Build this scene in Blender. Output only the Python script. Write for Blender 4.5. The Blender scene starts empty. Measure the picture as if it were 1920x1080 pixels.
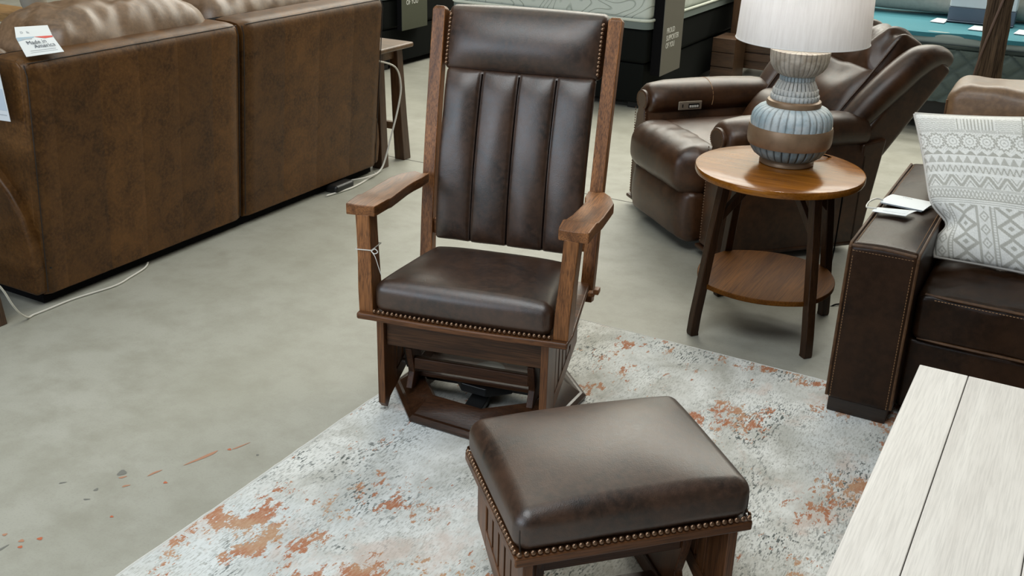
import bpy, bmesh, math, random
from mathutils import Vector, Matrix, noise
random.seed(7)
SC = bpy.context.scene
COL = SC.collection
PI = math.pi

# ------------------------------------------------------------------ camera
cam_d = bpy.data.cameras.new('camera')
cam_d.sensor_fit = 'HORIZONTAL'; cam_d.sensor_width = 36.0
cam_d.lens = 36.0 * 1961.58 / 1920.0
cam_d.clip_start = 0.05; cam_d.clip_end = 100
cam = bpy.data.objects.new('camera', cam_d); COL.objects.link(cam)
R_ = Vector((0.87197779, 0.48886812, 0.02574273)); U_ = Vector((-0.21248707, 0.33058487, 0.91954494)); F_ = Vector((-0.44102605, 0.80729276, -0.39214082))
M_ = Matrix((R_, U_, -F_)).transposed().to_4x4(); M_.translation = Vector((0, 0, 1.67295))
cam.matrix_world = M_
SC.camera = cam

# ------------------------------------------------------------------ world, lights, exposure
SC.view_settings.view_transform = 'Standard'; SC.view_settings.look = 'None'
SC.view_settings.gamma = 1.0; SC.view_settings.use_curve_mapping = False
SC.view_settings.exposure = 0.0
wd = bpy.data.worlds.new('world'); SC.world = wd; wd.use_nodes = True
wd.node_tree.nodes['Background'].inputs[0].default_value = (0.55, 0.7, 0.95, 1)
wd.node_tree.nodes['Background'].inputs[1].default_value = .6

def area(name, loc, rot, sx, sy, L, col):
    d = bpy.data.lights.new(name, 'AREA'); d.shape = 'RECTANGLE'; d.size = sx; d.size_y = sy
    d.energy = L * PI * sx * sy; d.color = col
    o = bpy.data.objects.new(name, d); COL.objects.link(o); o.location = loc; o.rotation_euler = rot
    return o
CEIL = 5.2
# daylight skylight over the front of the shop, warm fluorescent rows further back, shop windows behind the camera
area('skylight_front', (-1.2, -0.2, CEIL - 0.05), (0, 0, 0), 3.6, 2.6, 7.2, (0.90, 0.95, 0.97))
for yy, L, xc, lx in ((3.6, 2.2, -3.4, 8.0), (6.6, 2.3, -3.4, 8.0), (8.2, 10.0, -3.4, 8.0), (9.8, 13.5, -3.2, 8.4), (11.9, 12.0, -1.5, 13.0)):
    area('ceiling_strip_light', (xc, yy, CEIL - 0.05), (0, 0, 0), lx, 1.0, L, (1.0, 0.98, 0.87))
area('window_daylight', (-5.2, -4.9, 2.9), (math.radians(90), 0, 0), 7.6, 3.0, 4.6, (0.80, 0.90, 1.0))

# ------------------------------------------------------------------ helpers
class MB:
    def __init__(s): s.v = []; s.f = []
    def add(s, vs, fs):
        o = len(s.v); s.v += [tuple(p) for p in vs]; s.f += [tuple(i + o for i in f) for f in fs]; return s
    def box(s, x0, x1, y0, y1, z0, z1):
        return s.add([(x0,y0,z0),(x1,y0,z0),(x1,y1,z0),(x0,y1,z0),(x0,y0,z1),(x1,y0,z1),(x1,y1,z1),(x0,y1,z1)],
                     [(0,3,2,1),(4,5,6,7),(0,1,5,4),(1,2,6,5),(2,3,7,6),(3,0,4,7)])
    def prism(s, poly, a, b, axis='z'):
        # poly (p,q): z->(x,y), x->(y,z), y->(x,z)
        def P(p, q, t): return (p, q, t) if axis == 'z' else ((t, p, q) if axis == 'x' else (p, t, q))
        n = len(poly)
        vs = [P(p, q, a) for p, q in poly] + [P(p, q, b) for p, q in poly]
        fs = [tuple(range(n - 1, -1, -1)), tuple(range(n, 2 * n))] + [(i, (i + 1) % n, n + (i + 1) % n, n + i) for i in range(n)]
        return s.add(vs, fs)
    def loft(s, rings, caps=True, closed=False):
        n = len(rings[0]); m = len(rings)
        vs = [p for r in rings for p in r]; fs = []
        for j in range(m if closed else m - 1):
            j2 = (j + 1) % m
            for i in range(n):
                fs.append((j * n + i, j * n + (i + 1) % n, j2 * n + (i + 1) % n, j2 * n + i))
        if caps and not closed:
            fs.append(tuple(range(n - 1, -1, -1))); fs.append(tuple((m - 1) * n + i for i in range(n)))
        return s.add(vs, fs)
    def tube(s, path, r, n=8, caps=True):
        path = [Vector(p) for p in path]; rings = []
        up = Vector((0, 0, 1)); prev = None
        for i, p in enumerate(path):
            t = (path[min(i + 1, len(path) - 1)] - path[max(i - 1, 0)]).normalized()
            if prev is None:
                a = up.cross(t)
                if a.length < 1e-3: a = Vector((1, 0, 0)).cross(t)
                a.normalize()
            else:
                a = prev - t * prev.dot(t); a.normalize()
            prev = a; b = t.cross(a)
            rr = r[i] if isinstance(r, (list, tuple)) else r
            rings.append([p + a * (rr * math.cos(2 * PI * k / n)) + b * (rr * math.sin(2 * PI * k / n)) for k in range(n)])
        return s.loft(rings, caps)
    def lathe(s, prof, n=48, cx=0, cy=0, fn=None, caps=True):
        rings = []
        for r, z in prof:
            ring = []
            for k in range(n):
                a = 2 * PI * k / n; rr = r * (fn(a, z) if fn else 1)
                ring.append((cx + rr * math.cos(a), cy + rr * math.sin(a), z))
            rings.append(ring)
        return s.loft(rings, caps)
    def obox(s, c, ax, ay, az, hx, hy, hz):
        c = Vector(c); ax, ay, az = Vector(ax).normalized(), Vector(ay).normalized(), Vector(az).normalized()
        vs = [c + ax * (hx * i) + ay * (hy * j) + az * (hz * k) for k in (-1, 1) for i, j in ((-1, -1), (1, -1), (1, 1), (-1, 1))]
        return s.add(vs, [(0,3,2,1),(4,5,6,7),(0,1,5,4),(1,2,6,5),(2,3,7,6),(3,0,4,7)])
    def rbox(s, c, h, r, n=6, k=3, fn=None):
        cs = []
        for a in range(3):
            inn = max(h[a] - r, 1e-4); L = []
            na = n[a] if isinstance(n, (tuple, list)) else n
            for j in range(k, 0, -1): L.append(-inn - r * math.tan(PI / 4 * j / k))
            for j in range(na + 1): L.append(-inn + 2 * inn * j / na)
            for j in range(1, k + 1): L.append(inn + r * math.tan(PI / 4 * j / k))
            cs.append((inn, L))
        idx = {}; vs = []; fs = []
        def V(i, j, l):
            key = (i, j, l)
            if key in idx: return idx[key]
            q = [cs[0][1][i], cs[1][1][j], cs[2][1][l]]
            cl = [max(-cs[a][0], min(cs[a][0], q[a])) for a in range(3)]
            d = Vector([q[a] - cl[a] for a in range(3)])
            if d.length > 1e-9: d = d.normalized() * r
            p = Vector(cl) + d
            if fn:
                p = Vector(fn(p.copy(), (p.x / h[0], p.y / h[1], p.z / h[2])))
            idx[key] = len(vs); vs.append(tuple(p + Vector(c))); return idx[key]
        N = [len(cs[a][1]) - 1 for a in range(3)]
        for i in range(N[0]):
            for j in range(N[1]):
                fs.append((V(i,j,0), V(i,j+1,0), V(i+1,j+1,0), V(i+1,j,0)))
                fs.append((V(i,j,N[2]), V(i+1,j,N[2]), V(i+1,j+1,N[2]), V(i,j+1,N[2])))
        for i in range(N[0]):
            for l in range(N[2]):
                fs.append((V(i,0,l), V(i+1,0,l), V(i+1,0,l+1), V(i,0,l+1)))
                fs.append((V(i,N[1],l), V(i,N[1],l+1), V(i+1,N[1],l+1), V(i+1,N[1],l)))
        for j in range(N[1]):
            for l in range(N[2]):
                fs.append((V(0,j,l), V(0,j,l+1), V(0,j+1,l+1), V(0,j+1,l)))
                fs.append((V(N[0],j,l), V(N[0],j+1,l), V(N[0],j+1,l+1), V(N[0],j,l+1)))
        return s.add(vs, fs)
    def xform(s, M):
        s.v = [tuple(M @ Vector(p)) for p in s.v]; return s
    def build(s, name, mat, parent=None, bevel=0, sub=0, flat=False, w=False, ang=40, seg=2):
        off = Vector((0, 0, 0))
        if w and parent is not None:
            q = parent
            while q is not None: off += q.location; q = q.parent
        me = bpy.data.meshes.new(name)
        me.from_pydata([tuple(Vector(p) - off) for p in s.v], [], s.f); me.update()
        me.materials.append(mat)
        if not flat:
            me.polygons.foreach_set('use_smooth', [True] * len(me.polygons))
            if not bevel: me.set_sharp_from_angle(angle=math.radians(ang))
        o = bpy.data.objects.new(name, me); COL.objects.link(o)
        if parent is not None: o.parent = parent
        if bevel:
            m = o.modifiers.new('bevel', 'BEVEL'); m.width = bevel; m.segments = seg; m.limit_method = 'ANGLE'; m.angle_limit = math.radians(35)
            m.harden_normals = True
        if sub:
            m = o.modifiers.new('sub', 'SUBSURF'); m.levels = sub; m.render_levels = sub
        return o

def thing(name, label, cat, loc=(0, 0, 0), rz=0, group=None):
    o = bpy.data.objects.new(name, None); COL.objects.link(o); o.empty_display_size = 0.1
    o.location = loc; o.rotation_euler = (0, 0, rz); o['label'] = label; o['category'] = cat
    if group: o['group'] = group
    return o
def tag(o, label, cat, group=None):
    o['label'] = label; o['category'] = cat
    if group: o['group'] = group
    return o
def struct(o): o['kind'] = 'structure'; return o
def nz(p, s=1.0, o=0.0): return noise.noise(Vector((p[0] * s + o, p[1] * s + o * .7, p[2] * s - o)))
def smooth(path, n=6):
    # Catmull-Rom
    P = [Vector(p) for p in path]; out = []
    for i in range(len(P) - 1):
        p0, p1, p2, p3 = P[max(i - 1, 0)], P[i], P[i + 1], P[min(i + 2, len(P) - 1)]
        for k in range(n):
            t = k / n
            out.append(0.5 * ((2 * p1) + (p2 - p0) * t + (2 * p0 - 5 * p1 + 4 * p2 - p3) * t * t + (3 * p1 - p0 - 3 * p2 + p3) * t ** 3))
    out.append(P[-1]); return out

# ------------------------------------------------------------------ materials
def new_mat(name):
    m = bpy.data.materials.new(name); m.use_nodes = True
    nt = m.node_tree; b = nt.nodes['Principled BSDF']
    return m, nt, b
def N(nt, t, **kw):
    n = nt.nodes.new(t)
    for k, v in kw.items():
        if hasattr(n, k): setattr(n, k, v)
    return n
def coords(nt, scale=(1, 1, 1), rot=(0, 0, 0), src='Object'):
    tc = N(nt, 'ShaderNodeTexCoord'); mp = N(nt, 'ShaderNodeMapping')
    mp.inputs['Scale'].default_value = scale; mp.inputs['Rotation'].default_value = rot
    nt.links.new(tc.outputs[src], mp.inputs['Vector']); return mp.outputs['Vector']
def noise_n(nt, vec, scale, detail=4, rough=.55, dist=0):
    n = N(nt, 'ShaderNodeTexNoise'); n.inputs['Scale'].default_value = scale; n.inputs['Detail'].default_value = detail
    n.inputs['Roughness'].default_value = rough; n.inputs['Distortion'].default_value = dist
    nt.links.new(vec, n.inputs['Vector']); return n.outputs['Fac']
def ramp(nt, fac, stops):
    r = N(nt, 'ShaderNodeValToRGB'); e = r.color_ramp.elements
    while len(e) < len(stops): e.new(0.5)
    for el, (p, c) in zip(e, stops):
        el.position = p; el.color = (c, c, c, 1) if isinstance(c, (int, float)) else (*c, 1)
    nt.links.new(fac, r.inputs['Fac']); return r.outputs['Color']
def mix(nt, fac, a, b, mode='MIX'):
    m = N(nt, 'ShaderNodeMix', data_type='RGBA', blend_type=mode)
    for sock, val in ((m.inputs['Factor'], fac), (m.inputs['A'], a), (m.inputs['B'], b)):
        pass
    ia = [i for i in m.inputs if i.type == 'RGBA']; fa = [i for i in m.inputs if i.name == 'Factor' and i.type == 'VALUE'][0]
    for sock, val in ((fa, fac), (ia[0], a), (ia[1], b)):
        if isinstance(val, bpy.types.NodeSocket): nt.links.new(val, sock)
        elif isinstance(val, (int, float)): sock.default_value = val
        else: sock.default_value = (*val, 1)
    return [o for o in m.outputs if o.type == 'RGBA'][0]
def mathn(nt, op, a, b=None):
    m = N(nt, 'ShaderNodeMath', operation=op)
    for i, v in enumerate((a, b)):
        if v is None: continue
        if isinstance(v, bpy.types.NodeSocket): nt.links.new(v, m.inputs[i])
        else: m.inputs[i].default_value = v
    return m.outputs[0]
def bump(nt, b, h, strength, dist=.002):
    bn = N(nt, 'ShaderNodeBump'); bn.inputs['Strength'].default_value = strength; bn.inputs['Distance'].default_value = dist
    nt.links.new(h, bn.inputs['Height']); nt.links.new(bn.outputs['Normal'], b.inputs['Normal'])

def plain(name, col, rough=.6, metal=0, spec=.5, noise_amt=.0, nscale=30):
    m, nt, b = new_mat(name)
    b.inputs['Base Color'].default_value = (*col, 1); b.inputs['Roughness'].default_value = rough
    b.inputs['Metallic'].default_value = metal; b.inputs['Specular IOR Level'].default_value = spec
    if noise_amt:
        v = coords(nt); f = noise_n(nt, v, nscale, 4)
        c = mix(nt, f, tuple(x * (1 - noise_amt) for x in col), tuple(min(1, x * (1 + noise_amt)) for x in col))
        nt.links.new(c, b.inputs['Base Color'])
    return m
def leather(name, dark, light, rough=.45, scale=5.0, bstr=.25, spec=.5, fine=.5, tone=1.0):
    m, nt, b = new_mat(name); v = coords(nt)
    dark = tuple(x * tone for x in dark); light = tuple(x * tone for x in light)
    f = noise_n(nt, v, scale, 8, .62, .6); f2 = noise_n(nt, v, scale * 9, 5, .6)
    c = mix(nt, ramp(nt, f, [(.36, 0.), (.64, 1.)]), dark, light)
    c = mix(nt, mathn(nt, 'MULTIPLY', ramp(nt, f2, [(.42, 0.), (.7, 1.)]), fine), c, tuple(x * 1.55 for x in light))
    nt.links.new(c, b.inputs['Base Color'])
    rr = mathn(nt, 'MULTIPLY_ADD', f2, .14); rr.node.inputs[2].default_value = rough - .07
    nt.links.new(rr, b.inputs['Roughness'])
    b.inputs['Specular IOR Level'].default_value = spec
    vo = N(nt, 'ShaderNodeTexVoronoi'); vo.inputs['Scale'].default_value = 420; nt.links.new(v, vo.inputs['Vector'])
    h = mathn(nt, 'ADD', mathn(nt, 'MULTIPLY', vo.outputs['Distance'], .5), mathn(nt, 'MULTIPLY', noise_n(nt, v, 60, 4), .8))
    bump(nt, b, h, bstr, .0015)
    return m
def wood(name, dark, light, axis='x', rough=.38, across=42, spec=.5, pores=.6, tone=1.0, wide=5, bs=.25):
    m, nt, b = new_mat(name)
    ia = 'xyz'.index(axis)
    s1 = [1.0] * 3; s1[ia] = .07
    s2 = [1.0] * 3; s2[ia] = .035
    v1 = coords(nt, tuple(s1)); v2 = coords(nt, tuple(s2))
    f = noise_n(nt, v1, wide * 3, 6, .6, 1.2); g = noise_n(nt, v2, across * 8, 3, .6)
    c = mix(nt, ramp(nt, f, [(.3, 0.), (.7, 1.)]), tuple(x * tone for x in dark), tuple(x * tone for x in light))
    pm = mathn(nt, 'MULTIPLY', ramp(nt, g, [(.38, 1.), (.56, 0.)]), pores)
    c = mix(nt, pm, c, tuple(x * .35 * tone for x in dark))
    nt.links.new(c, b.inputs['Base Color']); b.inputs['Roughness'].default_value = rough
    b.inputs['Specular IOR Level'].default_value = spec
    bump(nt, b, g, bs, .001)
    return m

GW_D, GW_L = (.10, .035, .010), (.40, .165, .055)
W = {a: wood('glider_wood_' + a, GW_D, GW_L, a, .38, spec=.35) for a in 'xyz'}
WM = {a: wood('glider_side_wood_shaded_' + a, (.048, .017, .0055), (.19, .074, .025), a, .38, spec=.35) for a in 'xyz'}  # same stain as the posts, darkened: lower-down shade put into the colour
WU = {a: wood('glider_under_wood_shaded_' + a, (.03, .011, .004), (.10, .038, .014), a, .4, spec=.25) for a in 'xyz'}  # same stain again, darker still to paint the shade under the seat
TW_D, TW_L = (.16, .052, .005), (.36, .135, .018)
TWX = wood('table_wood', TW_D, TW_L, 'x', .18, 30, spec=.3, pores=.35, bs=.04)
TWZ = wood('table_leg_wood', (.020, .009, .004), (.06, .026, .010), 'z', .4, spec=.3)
GL = leather('glider_leather', (.012, .0055, .0028), (.050, .0225, .0110), .41, 7, .2, .88)
RCL = leather('recliner_leather', (.020, .0075, .0025), (.062, .0245, .0088), .37, 6, .15, .6, .3)
SLs = [leather('sofa_leather_%s' % k, (.050, .0205, .0045), (.115, .050, .0125), .43, 9, .3, .3, .5, t) for k, t in (('a', 1.0), ('b', .87), ('c', 1.12))]
SL = SLs[0]
SLC = leather('sofa_cushion_leather', (.10, .055, .025), (.18, .105, .054), .42, 6, .25, .8, .5)
RSL = leather('couch_leather', (.010, .0045, .0020), (.028, .012, .005), .33, 4, .25, .2, .35)
RSE = leather('couch_leather_rubbed', (.045, .020, .008), (.085, .040, .016), .5, 8, .2, .3)
THREAD = plain('seam_thread', (.30, .16, .07), .7)
DARKSEAM = plain('dark_seam', (.02, .011, .006), .6)
NAIL = plain('nail_brass', (.22, .135, .085), .33, .9)
BLACK = plain('black_fabric', (.005, .0047, .005), .9, spec=.1)
BLACKM = plain('black_metal', (.008, .008, .008), .4)
WHITEP = plain('white_plastic', (.62, .6, .54), .5)
PAPER = plain('white_paper', (.68, .72, .74), .6)
INK = plain('grey_ink', (.10, .12, .14), .7)
INKL = plain('pale_ink', (.42, .45, .47), .7)
REDP = plain('red_print', (.62, .07, .05), .6)
BLUEP = plain('blue_print', (.33, .45, .55), .6)
CREAM = plain('cream_text', (.72, .71, .66), .7)

# floor concrete
def concrete():
    m, nt, b = new_mat('concrete'); v = coords(nt)
    a = noise_n(nt, v, .9, 6, .6, .4); d = noise_n(nt, v, 7, 8, .65); e = noise_n(nt, v, 160, 3, .6)
    c = mix(nt, ramp(nt, a, [(.3, 0.), (.7, 1.)]), (.315, .31, .255), (.395, .39, .34))
    c = mix(nt, mathn(nt, 'MULTIPLY', ramp(nt, d, [(.42, 0.), (.70, 1.)]), .62), c, (.255, .245, .195))
    c = mix(nt, mathn(nt, 'MULTIPLY', ramp(nt, e, [(.52, 0.), (.70, 1.)]), .30), c, (.24, .23, .21))
    nt.links.new(c, b.inputs['Base Color'])
    b.inputs['Roughness'].default_value = .5; b.inputs['Specular IOR Level'].default_value = .35
    bump(nt, b, d, .12, .002); return m
CONC = concrete()
WALLM = plain('wall_paint', (.16, .15, .135), .8, noise_amt=.04)
CEILM = plain('ceiling_paint', (.12, .12, .115), .9)

# ------------------------------------------------------------------ setting
X0, X1, Y0, Y1 = -12.5, 6.0, -5.0, 13.0
floor = struct(MB().box(X0, X1, Y0, Y1, -.1, 0).build('floor', CONC))
struct(MB().box(X0, X1, Y0, Y1, CEIL, CEIL + .1).build('ceiling', CEILM))
struct(MB().box(X0, X1, Y1, Y1 + .1, 0, CEIL).build('wall_back', plain('white_wall_paint', (.78, .76, .70), .8)))
struct(MB().box(X0 - .1, X0, Y0, Y1, 0, CEIL).build('wall_left', WALLM))
struct(MB().box(X1, X1 + .1, Y0, Y1, 0, CEIL).build('wall_right', WALLM))
wf = MB().box(X0, -9.1, Y0 - .1, Y0, 0, CEIL).box(-1.3, X1, Y0 - .1, Y0, 0, CEIL).box(-9.1, -1.3, Y0 - .1, Y0, 0, 1.3).box(-9.1, -1.3, Y0 - .1, Y0, 4.5, CEIL)
struct(wf.build('wall_front', WALLM))
WINF = plain('window_frame_metal', (.25, .25, .25), .4, .6)
wfm = MB()
for x in (-9.08, -7.1, -5.2, -3.3, -1.35): wfm.box(x, x + .05, Y0 - .08, Y0 - .02, 1.3, 4.5)
wfm.box(-9.08, -1.3, Y0 - .08, Y0 - .02, 1.3, 1.36).box(-9.08, -1.3, Y0 - .08, Y0 - .02, 4.44, 4.5)
struct(wfm.build('window_1', WINF))
# control joints in the slab
JM = plain('joint_dark', (.05, .047, .04), .9)
MB().box(-9, 5, 4.738, 4.744, 0, .0006).build('floor_joint', JM, floor)
# paint drips and scuffs on the slab
OR = plain('orange_paint', (.46, .12, .05), .6); ORP = plain('faded_orange_paint', (.40, .20, .12), .7); SCF = plain('grey_scuff', (.17, .17, .15), .8)
def spot(x, y, a, b, rz, mat, name):
    m = MB(); n = 14
    ring = []
    for k in range(n):
        t = 2 * PI * k / n; r = 1 + .18 * math.sin(3 * t + x * 40)
        px, py = a * r * math.cos(t), b * r * math.sin(t)
        ring.append((x + px * math.cos(rz) - py * math.sin(rz), y + px * math.sin(rz) + py * math.cos(rz), .0008))
    m.add(ring, [tuple(range(n))]); return m.build(name, mat, floor)
for x, y, a, b, rz, mt in ((-2.02, 1.708, .006, .005, 0, OR), (-1.99, 1.93, .006, .005, 0, OR), (-2.10, 1.36, .007, .006, .4, OR), (-2.132, 1.33, .007, .006, .4, ORP), (-2.113, 1.312, .006, .005, .4, OR),
                       (-2.19, 1.325, .006, .005, 1, ORP), (-2.02, 1.52, .005, .004, 0, OR), (-2.082, 1.727, .004, .022, -.25, ORP), (-2.025, 1.857, .006, .055, -.25, ORP),
                       (-1.975, 1.96, .003, .03, -.3, ORP), (-2.141, 1.665, .004, .011, -.6, ORP), (-2.10, 1.64, .004, .011, -.6, ORP), (-2.16, 1.68, .012, .014, .3, SCF), (-2.155, 1.585, .005, .007, 0, SCF),
                       (-2.14, 1.54, .003, .009, -1, SCF), (-2.147, 1.28, .004, .022, -.1, SCF), (-2.26, 1.56, .003, .01, -.7, SCF), (-1.90, 1.95, .004, .004, 0, SCF)):
    spot(x, y, a, b, rz, mt, 'paint_mark')

# ------------------------------------------------------------------ rug
def rug_mat():
    m, nt, b = new_mat('distressed_rug')
    def snapped(scale, inc):
        v_ = coords(nt); sn = N(nt, 'ShaderNodeVectorMath', operation='SNAP'); sn.inputs[1].default_value = (*inc, 1)
        nt.links.new(v_, sn.inputs[0]); mp = N(nt, 'ShaderNodeMapping'); mp.inputs['Scale'].default_value = scale
        nt.links.new(sn.outputs[0], mp.inputs['Vector']); return mp.outputs['Vector']
    def shift(v_, o):
        ad = N(nt, 'ShaderNodeVectorMath', operation='ADD'); ad.inputs[1].default_value = o; nt.links.new(v_, ad.inputs[0]); return ad.outputs[0]
    v = snapped((1, .75, 1), (.0035, .006)); vs = snapped((1, .30, 1), (.0025, .008)); vv = coords(nt)
    base = noise_n(nt, v, 6, 7, .65, .3)
    c = mix(nt, ramp(nt, base, [(.36, 0.), (.60, 1.)]), (.47, .465, .42), (.76, .765, .735))
    tb = noise_n(nt, shift(vv, (3.2, 8.4, 0)), 1.5, 3)
    c = mix(nt, mathn(nt, 'MULTIPLY', ramp(nt, tb, [(.46, 0.), (.62, 1.)]), .55), c, (.66, .71, .73))
    fl = noise_n(nt, vs, 170, 4, .75)
    gm = noise_n(nt, shift(v, (1.7, 5.5, 0)), 4.2, 6, .65)
    fm = mathn(nt, 'MULTIPLY', ramp(nt, fl, [(.50, 0.), (.60, 1.)]), ramp(nt, gm, [(.36, .25), (.60, 1.)]))
    c = mix(nt, mathn(nt, 'MULTIPLY', fm, .60), c, (.27, .27, .235))
    # pale pink and tan worn areas
    pk = noise_n(nt, shift(v, (11.3, 4.1, 0)), 3.0, 8, .7, .2)
    c = mix(nt, mathn(nt, 'MULTIPLY', ramp(nt, pk, [(.56, 0.), (.64, 1.)]), .55), c, (.62, .49, .42))
    # dark dashes gathered in drifts
    dm = noise_n(nt, shift(v, (2.2, 9.1, 0)), 3.4, 6, .7, .3); ds = noise_n(nt, vs, 135, 3, .7)
    dd = mathn(nt, 'MULTIPLY', ramp(nt, dm, [(.49, 0.), (.60, 1.)]), ramp(nt, ds, [(.54, 0.), (.57, 1.)]))
    c = mix(nt, mathn(nt, 'MULTIPLY', dd, .88), c, (.07, .085, .08))
    # rust patches
    v2 = shift(v, (7.3, 2.1, 0))
    om = noise_n(nt, v2, 3.6, 10, .78, .15); os_ = noise_n(nt, vs, 60, 5, .75)
    oc = mathn(nt, 'ADD', om, mathn(nt, 'MULTIPLY', mathn(nt, 'SUBTRACT', os_, .5), .30))
    omask = ramp(nt, oc, [(.567, 0.), (.585, 1.)])
    oh = noise_n(nt, v2, 7.5, 3)
    ocol = mix(nt, ramp(nt, oh, [(.40, 0.), (.58, 1.)]), (.46, .26, .14), (.40, .13, .048))
    ocol = mix(nt, mathn(nt, 'MULTIPLY', ramp(nt, fl, [(.46, 0.), (.62, 1.)]), .45), ocol, (.62, .45, .33))
    c = mix(nt, mathn(nt, 'MULTIPLY', omask, .92), c, ocol)
    sm = noise_n(nt, vs, 30, 5, .65)
    c = mix(nt, mathn(nt, 'MULTIPLY', ramp(nt, sm, [(.665, 0.), (.685, 1.)]), .9), c, (.39, .13, .05))
    nt.links.new(c, b.inputs['Base Color']); b.inputs['Roughness'].default_value = .95; b.inputs['Specular IOR Level'].default_value = .1
    bump(nt, b, mathn(nt, 'ADD', fl, mathn(nt, 'MULTIPLY', omask, .3)), .5, .004)
    return m
RUG = rug_mat(); RUGE = plain('rug_binding', (.62, .62, .59), .95, spec=.1, noise_amt=.12, nscale=120)
rx0, rx1, ry0, ry1, rt = -1.805, 1.25, .24, 3.297, .012
rug = thing('area_rug', 'cream, grey and rust distressed area rug under the rocker and ottoman', 'rug', (rx0, ry0, 0))
def edge_j(t): return .004 * noise.noise(Vector((t * 9, 3.1, 0))) + .0025 * noise.noise(Vector((t * 40, 1.7, 0)))
pts = []
nE = 120
for k in range(nE): t = k / nE; pts.append((rx0 + (rx1 - rx0) * t, ry0 + edge_j(t)))
for k in range(nE): t = k / nE; pts.append((rx1 + edge_j(t + 5), ry0 + (ry1 - ry0) * t))
for k in range(nE): t = k / nE; pts.append((rx1 + (rx0 - rx1) * t, ry1 + edge_j(t + 9)))
for k in range(nE): t = k / nE; pts.append((rx0 + edge_j(t + 13), ry1 + (ry0 - ry1) * t))
MB().prism(pts, .001, rt).build('rug_pile', RUG, rug, w=True)
MB().tube([(x, y, .0065) for x, y in pts] + [(pts[0][0], pts[0][1], .0065)], [.0068 + .0012 * nz((p[0], p[1], 0), 60) for p in pts] + [.007], 8).build('binding', RUGE, rug, w=True)

# ------------------------------------------------------------------ glider chair and ottoman
def side_panel(parent, sx, y0, y1, ztop, zf, zr, slots, x_in, x_out):
    """side frame of a glider: two stiles, slats between, top rail and slanted bottom rail"""
    a, b = (x_in, x_out) if sx > 0 else (-x_out, -x_in)
    s0, s1, ns = slots
    def zb(y): return zf + (zr - zf) * (y - y0) / (y1 - y0)
    rail = .052
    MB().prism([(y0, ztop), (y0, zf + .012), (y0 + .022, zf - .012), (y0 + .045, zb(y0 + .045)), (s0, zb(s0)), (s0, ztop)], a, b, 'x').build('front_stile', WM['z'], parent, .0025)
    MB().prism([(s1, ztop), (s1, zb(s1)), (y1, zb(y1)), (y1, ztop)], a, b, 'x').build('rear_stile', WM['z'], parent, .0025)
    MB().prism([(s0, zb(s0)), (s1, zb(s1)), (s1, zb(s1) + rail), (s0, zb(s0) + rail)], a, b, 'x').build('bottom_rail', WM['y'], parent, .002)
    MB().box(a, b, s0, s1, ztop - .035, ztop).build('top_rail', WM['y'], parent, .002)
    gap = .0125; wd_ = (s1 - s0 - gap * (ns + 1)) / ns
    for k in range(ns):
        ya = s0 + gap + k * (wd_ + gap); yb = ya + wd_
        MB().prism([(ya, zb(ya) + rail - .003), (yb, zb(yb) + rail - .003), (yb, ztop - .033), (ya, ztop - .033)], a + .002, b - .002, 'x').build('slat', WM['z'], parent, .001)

nail_me = None
def nailheads(parent, pts, r):
    global nail_me
    if nail_me is None:
        m = MB().lathe([(1.0, -.12), (.98, .1), (.82, .42), (.5, .66), (.18, .75)], 10)
        o = m.build('nailhead', NAIL, ang=80); nail_me = o.data; bpy.data.objects.remove(o)
    for p, nrm in pts:
        o = bpy.data.objects.new('nailhead', nail_me); COL.objects.link(o); o.parent = parent
        q = Vector((0, 0, 1)).rotation_difference(Vector(nrm))
        o.rotation_mode = 'QUATERNION'; o.rotation_quaternion = q; o.location = p; o.scale = (r, r, r)

chair = thing('glider_rocker', 'dark stained oak glider rocking chair with tall brown leather channel back', 'rocking chair', (-1.472, 2.385, 0), .225)
# swivel base: octagonal ring
def octo(cx, cy, R, z, ph): return [(cx + R * math.cos(ph + k * PI / 4), cy + R * math.sin(ph + k * PI / 4), z) for k in range(8)]
bx, by, ph = .02, .235, math.radians(11)
ringp = [octo(bx, by, .300, .013, ph), octo(bx, by, .316, .016, ph), octo(bx, by, .317, .026, ph), octo(bx, by, .305, .034, ph), octo(bx, by, .296, .036, ph), octo(bx, by, .245, .072, ph), octo(bx, by, .226, .078, ph), octo(bx, by, .216, .072, ph), octo(bx, by, .212, .013, ph)]
MB().loft(ringp, closed=True).build('swivel_base', wood('glider_base_wood', (.022, .009, .0045), (.06, .024, .010), 'x', .3), chair, ang=20)
m = MB().box(-.19, .23, by - .03, by + .03, .04, .066).box(bx - .03, bx + .03, by - .19, by + .19, .03, .05)
m.build('base_crossbar', BLACKM, chair, .003)
MB().prism([(p[0], p[1]) for p in octo(bx, by, .115, 0, ph)], .055, .085).build('swivel_plate', BLACKM, chair, .004)
MB().lathe([(.05, .083), (.05, .1), (.02, .103)], 20, bx, by).build('swivel_bearing', BLACKM, chair)
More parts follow.
